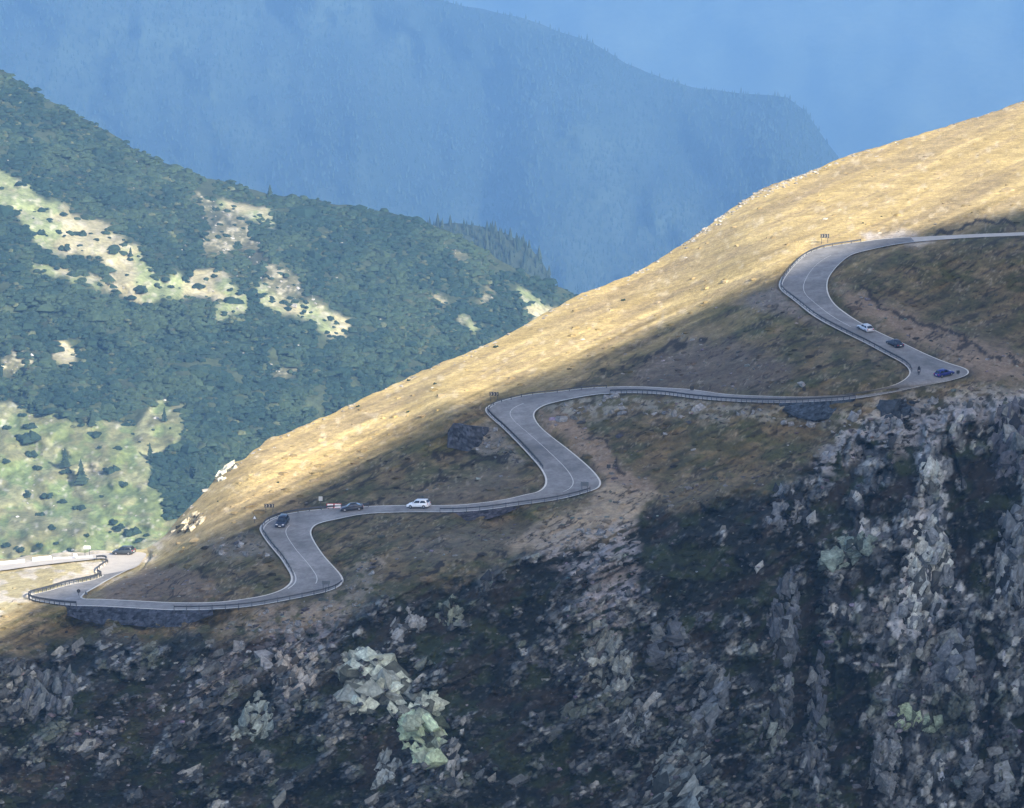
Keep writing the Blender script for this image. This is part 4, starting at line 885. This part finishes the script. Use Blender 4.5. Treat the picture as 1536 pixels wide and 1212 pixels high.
boulders([(812,608),(900,593),(1000,600),(1100,610),(1240,612),(1250,645),(1050,632),(940,622),(850,630)], 60, 6.5, "angular grey boulder under the middle straight", "boulders under the middle straight", 1, [(840,615,"by the inner edge of the middle bend"),(960,600,"where the close-posted railing starts"),(1080,612,"below the black square sign"),(1210,630,"beside the short retaining wall")])
boulders([(1240,650),(1310,605),(1430,590),(1500,600),(1430,640),(1310,685),(1235,700)], 60, 8.5, "pale boulder below the sharp right bend", "boulders below the sharp right bend", 2, [(1250,690,"at the foot of the scree"),(1345,620,"around the dark mound"),(1400,660,"at the head of the steep chute"),(1480,600,"along the cliff-top track")])
boulders([(345,920),(490,895),(560,860),(560,890),(500,935),(400,960)], 40, 5.5, "grey boulder below the lowest straight", "boulders below the lowest straight", 3, [(360,930,"near the end of the long wall"),(430,940,"around the white square boulder"),(520,880,"next to the two-post board")])
boulders([(120,1100),(300,1000),(420,935),(470,940),(420,1010),(250,1090),(130,1160)], 50, 8, "grey-pink boulder in the diagonal boulder field", "boulders of the diagonal boulder field", 4, [(140,1130,"at its lower end"),(270,1050,"halfway up"),(420,960,"under the pinkish crag")])
boulders([(700,640),(735,632),(770,680),(745,690),(700,672)], 20, 5.5, "grey rubble boulder beside the bastion wall", "boulders beside the bastion wall", 5, [(705,650,"at the wall itself"),(750,675,"under the guardrail")])
boulders([(310,818),(385,798),(420,836),(340,838)], 18, 5, "grey boulder on the bank inside the lowest bend", "boulders on the bank by the lowest bend", 6, [(330,830,"towards the last bend"),(400,810,"next to the guardrail")])
boulders([(840,800),(940,785),(948,860),(880,900),(850,850)], 36, 7, "whitish boulder in the dark scree strip", "boulders of the scree strip", 7, [(900,795,"at its top by the gravel"),(900,870,"lower down in the dark turf")])
for (u, v, s, lab) in [(998,651,12,"single large pale boulder on the heath below the middle straight"),(1040,675,10,"flat whitish boulder on the heath below the single large one"),(1182,668,5,"small whitish stone on the heath near the scree edge"),(430,935,7,"nearly white square boulder in the pale scree"),(842,631,12,"bluish boulder beside the inner edge of the middle bend"),(862,628,9,"pale flat stone beside a bluish boulder"),(1403,337,7,"white boulder on the bank above the highest road"),(1204,578,9,"pale boulder on the bank above the middle straight"),(1511,515,7,"whitish stone on the heath inside the highest bend"),(1005,895,6,"small bright stone on the dark turf of the cliff"),(972,886,5,"tiny white stone on the dark turf slope"),(864,657,6,"white triangular stone on the cut bank")]:
    P = hill_at(u, v); s_ = s*P[1]/F; o = link("boulder", BOULD[random.randrange(10)], loc=tuple(P+np.array([0, 0, s_*.1]))); o.scale = (s_, s_*.8, s_*.65); o.rotation_euler = (.2, .1, random.random()*6); o["label"] = lab; o["category"] = "boulder"
# the many smaller ledges and split blocks of the bedrock
nj, ni = GV.shape; n = 60000; j = rng.integers(5, nj-20, n); i = rng.integers(0, ni, n)
ok = rng.random(n) < (rock*sstep(.5, .56, rk)*.20)[j, i]; j, i = j[ok], i[ok]; m = len(j); P = HX[j, i]; rr_ = right[j, i]
CB = [rough(v_, f_, 40+k, 1, .035) for k, (v_, f_) in enumerate(BLOCKS)]
vv = []; ff = []; cl_ = []; base = 0
for k in range(m):
    tv, tf = CB[rng.integers(0, 16)]; s = min(1.25, .52*math.exp(rng.normal(0, .42))); asp = rng.uniform(1.2, 2.6); a = math.radians(33*(1-rr_[k])+68*rr_[k])+rng.normal(0, .09)
    M3 = np.array((Quaternion((0, 0, 1), rng.normal(0, .22)) @ Quaternion((1, 0, 0), -rng.normal(.4, .15)) @ Quaternion((0, 1, 0), -a)).to_matrix())
    vv.append((tv*np.array([s*asp, s*1.2, s]))@M3.T+P[k]+np.array([0, .25*s, 0])); ff.append(tf+base); base += len(tv)
    cl_.append(np.broadcast_to(np.clip(rc[j[k], i[k]]*rng.uniform(.7, 1.15), .02, .4), (len(tv), 3)))
o = link("crag_blocks", mesh_np("crag_blocks", np.vstack(vv), np.vstack(ff), M_rock, np.vstack(cl_))); o["kind"] = "stuff"; o["label"] = "small split ledges of grey bedrock all over the cliff"; o["category"] = "bedrock"
print("crag blocks", m)
# loose rock too small to count
nj, ni = GV.shape; n = 120000; j = rng.integers(5, nj-30, n); i = rng.integers(0, ni, n)
dens = ((.16*rock+.75*scree*(1-.5*cliff)+.30*purple*cliff+.010*(1-gold)*(1-cliff)+.035*cliff+.004)*(rb < .25))[j, i]
ok = rng.random(n) < dens*(GV[j, i]-GV[j-1, i])/2.2*.5; j, i = j[ok], i[ok]; P = HX[j, i]; m = len(P); sz = np.exp(rng.normal(-1.15, .5, m)); sz = np.minimum(sz, 1.1)
S = np.stack([sz*1.2, sz, sz*.75], -1); bc = (np.array([.135, .132, .125])+rng.normal(0, .012, (m, 3)))*(.4+1.4*rng.random((m, 1))**2)
gsel = gold[j, i][:, None]; bc = bc*(1-gsel)+np.array([.45, .41, .33])*gsel
o = scatter("loose_rock", [HULLS[k] for k in range(6)]+[BLOCKS[0], BLOCKS[3]], P, S, np.clip(bc, .03, .6), M_rock); o["kind"] = "stuff"; o["label"] = "loose broken rock strewn over the cliffs and scree"; o["category"] = "scree"
print("loose rocks", m)
# pale stones along the skyline of the golden slope
n = 420; uu = np.concatenate([rng.uniform(1030, 1230, 240), rng.uniform(260, 1536, 180)]); vv_ = sil_v(uu)+np.abs(rng.normal(0, 4, n))+1.0
P = np.array([hill_at(a, b_) for a, b_ in zip(uu, vv_)]); sz = np.exp(rng.normal(-1.0, .4, n)); S = np.stack([sz*1.3, sz, sz*.8], -1)
o = scatter("skyline_stones", HULLS[:6], P, S, np.array([.40, .37, .31])*(.6+.5*rng.random((n, 1))), M_rock); o["kind"] = "stuff"; o["label"] = "pale stones along the skyline of the golden slope"; o["category"] = "stones"
# dark tussocks and shrubs
n = 150000; j = rng.integers(12, nj-30, n); i = rng.integers(0, ni, n)
ok = (rng.random(n) < (.05*cliff*(1-rock)+.020*(1-cliff)*(1-gold)+.010*gold)[j, i]*(rb[j, i] < .2)); j, i = j[ok], i[ok]; P = HX[j, i]; m = len(P)
sz = np.exp(rng.normal(-.75, .4, m)); S = np.stack([sz*1.3, sz*1.1, sz*.55], -1); bc = C3[j, i]*(.5+.4*rng.random((m, 1)))
o = scatter("grass_tussocks", DOMES, P, S, bc, M_bush); o["kind"] = "stuff"; o["label"] = "grass tussocks and heather on the slopes"; o["category"] = "grass"
for (u, v, w, lab) in [(744,521,11,"dark shrub alone on the upper edge of the golden slope"),(653,576,7,"small dark shrub in the middle of the golden slope"),(613,571,7,"small dark shrub near the skyline of the golden slope"),(537,610,7,"tiny dark shrub on the golden slope nearer its foot"),(612,618,6,"tiny dark shrub low on the golden slope"),(935,451,8,"dark shrub at the edge of light on the high slope"),(417,724,6,"dark shrub where the golden grass meets the shade"),(327,752,5,"tiny dark shrub near the foot of the golden slope"),(1294,335,5,"tiny dark shrub on the golden slope above the highest bend"),(1322,325,4,"smallest dark shrub above the highest bend")]:
    P = hill_at(u, v); mpp = P[1]/F; b_ = bush(u, v, w*.5*mpp, w*.42*mpp, lab, "shrubs on the golden slope", at=P); b_.name = "shrub"; b_["category"] = "shrub"

# ------------------------------------------------------------------ cars
def paint_mat(name, c, metal=.3): return plain(name, c, rough=.4, metal=metal, var=.04, coat=.2)
def car_body(Lc, Wc, Hc, kind, mat):
    """side profile lofted across the width: rounded flanks, wheel arches cut by the dark wheels"""
    hl = Lc/2; belt = .62*Hc if kind == 'suv' else .60*Hc; gc = .2
    prof = {'suv': [(-hl, .45), (-hl+.02, .75), (-hl+.10, belt+.02), (-hl+.35, belt+.03), (hl-1.35, belt), (hl-.55, belt-.10), (hl-.12, belt-.25), (hl, .55), (hl-.02, .35), (hl-.12, gc), (-hl+.15, gc), (-hl, .33)],
            'sedan': [(-hl, .45), (-hl+.02, .72), (-hl+.12, belt+.05), (-hl+.7, belt+.06), (hl-1.3, belt), (hl-.5, belt-.12), (hl-.10, belt-.26), (hl, .5), (hl-.02, .33), (hl-.12, gc), (-hl+.15, gc), (-hl, .33)]}['suv' if kind == 'suv' else 'sedan']
    bm = bmesh.new(); rows = []
    for yy, inset in ((-Wc/2+.0, .05), (-Wc/2+.06, 0), (Wc/2-.06, 0), (Wc/2, .05)):
        rows.append([bm.verts.new((x*(1-inset*.5), yy, .5+(z-.5)*(1-inset*1.6))) for x, z in prof])
    n = len(prof)
    for r0, r1 in zip(rows[:-1], rows[1:]):
        for k in range(n): bm.faces.new((r0[k], r0[(k+1) % n], r1[(k+1) % n], r1[k]))
    bm.faces.new(rows[0]); bm.faces.new(rows[-1][::-1])
    bmesh.ops.bevel(bm, geom=[e for e in bm.edges if e.calc_face_angle(0) > .5], offset=.035, segments=2, affect='EDGES')
    return bm_mesh("body", bm, mat, True), belt
def quad_prism(name, pts, mat, thick=.02):
    """flat panel from 4+ corner points, given real thickness"""
    bm = bmesh.new(); P = [Vector(p) for p in pts]; nrm = (P[1]-P[0]).cross(P[2]-P[1]).normalized()*thick
    a = [bm.verts.new(p+nrm) for p in P]; b = [bm.verts.new(p-nrm) for p in P]; n = len(P)
    bm.faces.new(a); bm.faces.new(b[::-1])
    for k in range(n): bm.faces.new((a[k], b[k], b[(k+1) % n], a[(k+1) % n]))
    return bm_mesh(name, bm, mat)
_c = bmesh.new(); bmesh.ops.create_cone(_c, cap_ends=True, segments=20, radius1=.5, radius2=.5, depth=1, matrix=Matrix.Rotation(math.pi/2, 4, 'X')); bmesh.ops.bevel(_c, geom=[e for e in _c.edges if e.calc_face_angle(0) > 1], offset=.06, segments=2, affect='EDGES'); TYRE = bm_mesh("tyre", _c, M_tyre, False)
_c = bmesh.new(); bmesh.ops.create_cone(_c, cap_ends=True, segments=10, radius1=.31, radius2=.27, depth=1.06, matrix=Matrix.Rotation(math.pi/2, 4, 'X')); RIM = bm_mesh("rim", _c, M_rim)
def make_car(kind, c, label, loc, heading, Lc=4.5, Wc=1.82, Hc=1.5, metal=.3):
    mat = paint_mat("car_paint", c, metal)
    root = bpy.data.objects.new("car", None); col.objects.link(root); root.location = loc; root.rotation_euler = heading; root.scale = (1.05, 1.05, 1.05)
    root["label"] = label; root["category"] = "car"; root["group"] = "cars on the mountain road"
    me, belt = car_body(Lc, Wc, Hc, kind, mat); link("body", me, root); hl = Lc/2
    if kind == 'suv': x = dict(rb=-hl+.12, rt=-hl+.45, ft=.15*Lc-.25, fb=hl-1.25)
    elif kind == 'hatch': x = dict(rb=-hl+.18, rt=-hl+.75, ft=.1*Lc-.2, fb=hl-1.25)
    else: x = dict(rb=-hl+.55, rt=-hl+1.35, ft=.1*Lc-.2, fb=hl-1.35)
    wb = Wc/2-.08; wt = Wc/2-.27; b0 = belt-.02; t0 = Hc-.06
    A = lambda xx, y, z: (xx, y, z)
    # painted cabin shell
    bm = bmesh.new(); lo = [bm.verts.new((xx, s*wb, b0)) for xx, s in ((x['rb'], -1), (x['fb'], -1), (x['fb'], 1), (x['rb'], 1))]; hi = [bm.verts.new((xx, s*wt, t0)) for xx, s in ((x['rt'], -1), (x['ft'], -1), (x['ft'], 1), (x['rt'], 1))]
    bm.faces.new(lo[::-1]); bm.faces.new(hi)
    for k in range(4): bm.faces.new((lo[k], lo[(k+1) % 4], hi[(k+1) % 4], hi[k]))
    bmesh.ops.bevel(bm, geom=bm.edges[:], offset=.05, segments=2, affect='EDGES'); link("cabin", bm_mesh("cabin", bm, mat, True), root)
    bm = bmesh.new(); box_bm(bm, ((x['rt']+x['ft'])/2, 0, Hc-.045), (x['ft']-x['rt']-.05, wt*2-.06, .07)); bmesh.ops.bevel(bm, geom=bm.edges[:], offset=.03, segments=2, affect='EDGES'); link("roof", bm_mesh("roof", bm, mat, True), root)
    def lerp3(p, q_, f): return tuple(p[k]+(q_[k]-p[k])*f for k in range(3))
    def side(s):
        lo_ = lambda f: (x['rb']+(x['fb']-x['rb'])*f, s*(wb+.012), b0+.05); hi_ = lambda f: (x['rt']+(x['ft']-x['rt'])*f, s*(wt+.012), t0-.05)
        for f0, f1 in ((.07, .47), (.52, .92)):
            l0, l1, h0, h1 = lo_(f0), lo_(f1), hi_(f0+.02), hi_(f1-.02)
            link("side_window", quad_prism("side_window", [lerp3(l0, h0, .08), lerp3(l1, h1, .08), lerp3(l1, h1, .9), lerp3(l0, h0, .9)], M_glass), root)
    side(-1); side(1)
    link("windscreen", quad_prism("windscreen", [(x['fb']+.0, -wb+.1, b0+.06), (x['fb']+.0, wb-.1, b0+.06), (x['ft']+.06, wt-.08, t0-.06), (x['ft']+.06, -wt+.08, t0-.06)], M_glass, .03), root)
    link("rear_window", quad_prism("rear_window", [(x['rb']-.0, wb-.12, b0+.08), (x['rb']-.0, -wb+.12, b0+.08), (x['rt']-.06, -wt+.1, t0-.08), (x['rt']-.06, wt-.1, t0-.08)], M_glass, .03), root)
    wr = .36 if kind == 'suv' else .325
    for xx in (hl-.88, -hl+.85):
        for s in (-1, 1):
            w = bpy.data.objects.new("wheel", None); col.objects.link(w); w.parent = root; w.location = (xx, s*(Wc/2-.10), wr)
            t = link("tyre", TYRE, w); t.scale = (wr*2, .24, wr*2); r_ = link("rim", RIM, w); r_.scale = (wr*2, .24, wr*2)
    for s in (-1, 1):
        bm = bmesh.new(); box_bm(bm, (hl-.14, s*(Wc/2-.30), belt-.30), (.24, .42, .13)); bmesh.ops.bevel(bm, geom=bm.edges[:], offset=.03, segments=1, affect='EDGES'); link("headlight", bm_mesh("headlight", bm, M_lamp), root)
        bm = bmesh.new(); box_bm(bm, (-hl+.06, s*(Wc/2-.20), belt-.14), (.14, .30, .20)); bmesh.ops.bevel(bm, geom=bm.edges[:], offset=.03, segments=1, affect='EDGES'); link("tail_light", bm_mesh("tail_light", bm, M_tail), root)
        bm = bmesh.new(); box_bm(bm, (x['fb']-.35, s*(Wc/2+.07), b0+.10), (.12, .20, .14)); bmesh.ops.bevel(bm, geom=bm.edges[:], offset=.03, segments=1, affect='EDGES'); link("mirror", bm_mesh("mirror", bm, mat), root)
    bm = bmesh.new(); box_bm(bm, (hl-.01, 0, .50), (.05, .9, .17)); link("grille", bm_mesh("grille", bm, M_trim), root)
    bm = bmesh.new(); box_bm(bm, (0, 0, .27), (Lc-.14, Wc+.02, .14)); bmesh.ops.bevel(bm, geom=bm.edges[:], offset=.03, segments=1, affect='EDGES'); link("sill_trim", bm_mesh("sill_trim", bm, M_trim), root)
    for s in (-1, 1):
        bm = bmesh.new(); box_bm(bm, (s*(hl+.012), 0, .46 if s > 0 else .62), (.02, .5, .11)); link("number_plate", bm_mesh("number_plate", bm, M_white), root)
    return root
def on_road(st, j, sgn, turn=0.0):
    k = st*ND; i = int(np.clip(k, 1, len(EO)-3)); f = k-i
    c = lambda q_: (EO[q_]*(1-j)+EI[q_]*j); p = c(i)*(1-f)+c(i+1)*f
    d = (c(min(i+3, len(EO)-1))-c(max(i-3, 0)))*sgn; d /= np.linalg.norm(d); yaw = math.atan2(d[1], d[0])+turn; pitch = -math.asin(d[2])
    return tuple(p+np.array([0, 0, .015])), (0, pitch, yaw)
for st, j, sgn, turn, kind, c, dim, lab in [
    (50.62, .34, 1, 0, 'suv', (.80, .80, .79), (4.6, 1.86, 1.68), "white SUV driving along the straight above the lowest bend"),
    (52.42, .34, 1, 0, 'sedan', (.012, .014, .022), (4.6, 1.82, 1.46), "black saloon car beside the red and white board"),
    (56.15, .36, 1, .15, 'suv', (.018, .024, .045), (4.6, 1.88, 1.72), "dark navy SUV with its front to the lowest bend"),
    (14.45, .72, -1, 0, 'hatch', (.55, .57, .60), (4.3, 1.8, 1.5), "silver hatchback climbing towards the highest bend"),
    (15.85, .66, -1, 0, 'sedan', (.012, .014, .030), (4.5, 1.8, 1.45), "black car following the silver hatchback uphill"),
    (19.6, .64, -1, -.75, 'hatch', (.012, .02, .17), (4.3, 1.8, 1.48), "dark blue car in the tip of the sharp right bend"),
    (84.4, .30, 1, 0, 'suv', (.05, .06, .065), (4.5, 1.85, 1.65), "dark grey car on the sunlit stretch of road")]:
    loc, rot = on_road(st, j, sgn, turn); make_car(kind, c, lab, loc, rot, *dim)

# motorcycle and rider
loc, rot = on_road(18.65, .20, 1)
root = bpy.data.objects.new("motorcycle", None); col.objects.link(root); root.location = loc; root.rotation_euler = rot; root["label"] = "dark motorcycle with reddish tank in the sharp right bend"; root["category"] = "motorcycle"
for xx in (-.68, .68):
    w = bpy.data.objects.new("wheel", None); col.objects.link(w); w.parent = root; w.location = (xx, 0, .31); t = link("tyre", TYRE, w); t.scale = (.62, .13, .62); r_ = link("rim", RIM, w); r_.scale = (.62, .13, .62)
bm = bmesh.new(); box_bm(bm, (-.05, 0, .48), (.7, .26, .36)); box_bm(bm, (-.52, 0, .80), (.62, .24, .10)); bmesh.ops.bevel(bm, geom=bm.edges[:], offset=.04, segments=2, affect='EDGES'); link("frame", bm_mesh("frame", bm, M_trim), root)
bm = bmesh.new(); box_bm(bm, (.12, 0, .82), (.52, .30, .24)); bmesh.ops.bevel(bm, geom=bm.edges[:], offset=.08, segments=2, affect='EDGES'); link("tank", bm_mesh("tank", bm, M_red), root)
bm = bmesh.new(); box_bm(bm, (.42, 0, 1.05), (.06, .74, .05)); box_bm(bm, (.56, 0, .68), (.08, .2, .72)); link("handlebar", bm_mesh("handlebar", bm, M_trim), root)
bm = bmesh.new(); box_bm(bm, (.62, 0, .92), (.14, .2, .2)); bmesh.ops.bevel(bm, geom=bm.edges[:], offset=.04, segments=2, affect='EDGES'); link("headlight", bm_mesh("headlight", bm, M_lamp), root)
me = bpy.data.meshes.new("person")
J = [(-.25, 0, .95), (-.18, 0, 1.22), (-.02, 0, 1.48), (.05, 0, 1.58), (.10, 0, 1.72), (-.05, .20, 1.44), (.18, .30, 1.22), (.42, .32, 1.08), (-.05, -.20, 1.44), (.18, -.30, 1.22), (.42, -.32, 1.08), (-.20, .12, .92), (.16, .24, .72), (-.06, .22, .36), (.12, .22, .32), (-.20, -.12, .92), (.16, -.24, .72), (-.06, -.22, .36), (.12, -.22, .32)]
E_ = [(0, 1), (1, 2), (2, 3), (3, 4), (2, 5), (5, 6), (6, 7), (2, 8), (8, 9), (9, 10), (0, 11), (11, 12), (12, 13), (13, 14), (0, 15), (15, 16), (16, 17), (17, 18)]
RD_ = [.17, .18, .19, .07, .13, .09, .065, .05, .09, .065, .05, .11, .085, .06, .05, .11, .085, .06, .05]
me.from_pydata(J, E_, []); po = link("person", me); po.location = loc; po.rotation_euler = rot; po["label"] = "motorcycle rider in dark clothes and helmet holding the handlebar"; po["category"] = "person"
md = po.modifiers.new("skin", 'SKIN')
for k, r_ in enumerate(RD_): me.skin_vertices[0].data[k].radius = (r_, r_)
me.skin_vertices[0].data[0].use_root = True
ms = po.modifiers.new("sub", 'SUBSURF'); ms.levels = 1; ms.render_levels = 1; me.materials.append(M_cloth)
bm = bmesh.new(); bmesh.ops.create_uvsphere(bm, u_segments=14, v_segments=10, radius=.15, matrix=Matrix.Translation((.10, 0, 1.72))); link("helmet", bm_mesh("helmet", bm, M_dark, True), po)
bm = bmesh.new(); box_bm(bm, (.215, 0, 1.73), (.06, .20, .10)); bmesh.ops.bevel(bm, geom=bm.edges[:], offset=.025, segments=2, affect='EDGES'); link("visor", bm_mesh("visor", bm, M_glass), po)

# ------------------------------------------------------------------ signs
M_chev = plain("worn_reflective", (.42, .38, .30))
def sign(u, v, ht, wpx, hpx, label, mat, shape='rect', posts=1, yaw=0.0, cat="sign", deco=None, on_top=None):
    """post(s) standing at the ground point (u, v), panel centre ht metres up"""
    P = hill_at(u, v); mpp = P[1]/F; w, h = wpx*mpp, hpx*mpp
    root = bpy.data.objects.new("road_sign", None); col.objects.link(root); root.location = P; root.rotation_euler = (0, 0, yaw); root["label"] = label; root["category"] = cat
    for k in range(posts):
        x = 0 if posts == 1 else (-.36+.72*k)*w
        bm = bmesh.new(); bmesh.ops.create_cone(bm, cap_ends=True, segments=8, radius1=.055, radius2=.055, depth=ht+h*.3+.4, matrix=Matrix.Translation((x, .06, (ht+h*.3)/2-.2))); link("post", bm_mesh("post", bm, M_post), root)
    if shape == 'rect': pts = [(-w/2, 0, ht-h/2), (w/2, 0, ht-h/2), (w/2, 0, ht+h/2), (-w/2, 0, ht+h/2)]
    elif shape == 'tri': pts = [(-w/2, 0, ht-h/2), (w/2, 0, ht-h/2), (0, 0, ht+h/2)]
    else: pts = [(w/2*math.cos(a*math.pi/8), 0, ht+w/2*math.sin(a*math.pi/8)) for a in range(16)]
    link("panel", quad_prism("panel", pts, mat, .025), root)
    if deco == 'chevron':
        n = 3
        for k in range(n):
            cx = (-.32+.32*k)*w; s = w/n*.26
            link("chevron", quad_prism("chevron", [(cx-s*.7, -.045, ht-h*.42), (cx, -.045, ht-h*.42), (cx+s*.8, -.045, ht), (cx, -.045, ht+h*.42), (cx-s*.7, -.045, ht+h*.42), (cx+s*.1, -.045, ht)], M_chev, .012), root)
    if deco == 'tri':
        link("border", quad_prism("border", [(0.62*p[0], -.045, ht-h*.12+(p[2]-ht)*.6) for p in pts], M_white, .012), root)
    if deco == 'redwhite':
        for k in (-1, 1): link("white_field", quad_prism("white_field", [(k*w*.25-w*.20, -.045, ht-h*.42), (k*w*.25+w*.20, -.045, ht-h*.42), (k*w*.25+w*.20, -.045, ht+h*.42), (k*w*.25-w*.20, -.045, ht+h*.42)], M_white, .012), root)
    return root
sign(404,769, 1.5, 15, 6, "black board of white chevrons at the lowest bend", M_dark, posts=2, deco='chevron')
sign(741,601, 1.7, 14, 6, "black board of white chevrons above the middle bend", M_dark, posts=2, deco='chevron')
sign(1237,365, 1.9, 13, 6, "black board of white chevrons above the highest bend on golden grass", M_dark, posts=2, deco='chevron')
sign(382,785, 1.4, 7, 7, "small pale triangular sign left of the lowest bend", M_grey, 'tri', deco='tri')
sign(481,759, 1.7, 6, 7, "small grey square sign behind the lowest bend", plain("grey_sign", (.42, .42, .40)))
sign(501,763, .75, 23, 7, "low red board with two white squares beside the black saloon", M_red, posts=2, deco='redwhite')
sign(489,886, 2.0, 12, 6, "blue-grey board on two posts at the tip of the lowest bend", M_grey, posts=2)
sign(877,738, 2.1, 12, 6, "blue-grey board on two posts at the gravel pad", M_grey, posts=2)
sign(1038,586, .95, 6, 6, "small black square sign above the middle straight railing", M_dark)
sign(1206,588, .7, 5, 6, "black square plate on the bank beyond the middle straight", M_dark)
sign(913,705, .8, 6, 6, "black square sign on the pinkish cut bank", M_dark)
sign(1437,562, .8, 5, 5, "small dark square sign behind the blue car", M_dark)
sign(118,893, 1.3, 6, 6, "round black sign at the last bend", M_dark, 'round')
sign(129,897, 1.1, 6, 6, "dark triangular sign beside the round one at the last bend", M_grey, 'tri')
sign(113,838, 1.0, 6, 5, "white square sign above the white parapet", M_white)
sign(131,834, 2.0, 10, 5, "white rectangular board above the sunlit road", M_white, posts=2)

# ------------------------------------------------------------------ haze: the air of the valley
m, nt, b = new_mat("haze_air"); nt.nodes.remove(b)
pv = nt.nodes.new("ShaderNodeVolumePrincipled"); pv.inputs["Color"].default_value = (.25, .54, 1.0, 1); pv.inputs["Density"].default_value = 0.70e-4; pv.inputs["Anisotropy"].default_value = 0.12
nt.links.new(pv.outputs[0], nt.nodes["Material Output"].inputs["Volume"])
bm = bmesh.new(); box_bm(bm, (0, 29000, -2350), (90000, 66000, 6000)); hz = link("haze", bm_mesh("haze", bm, m), kind="stuff"); hz["label"] = "blue summer haze filling the valley air"; hz["category"] = "haze"
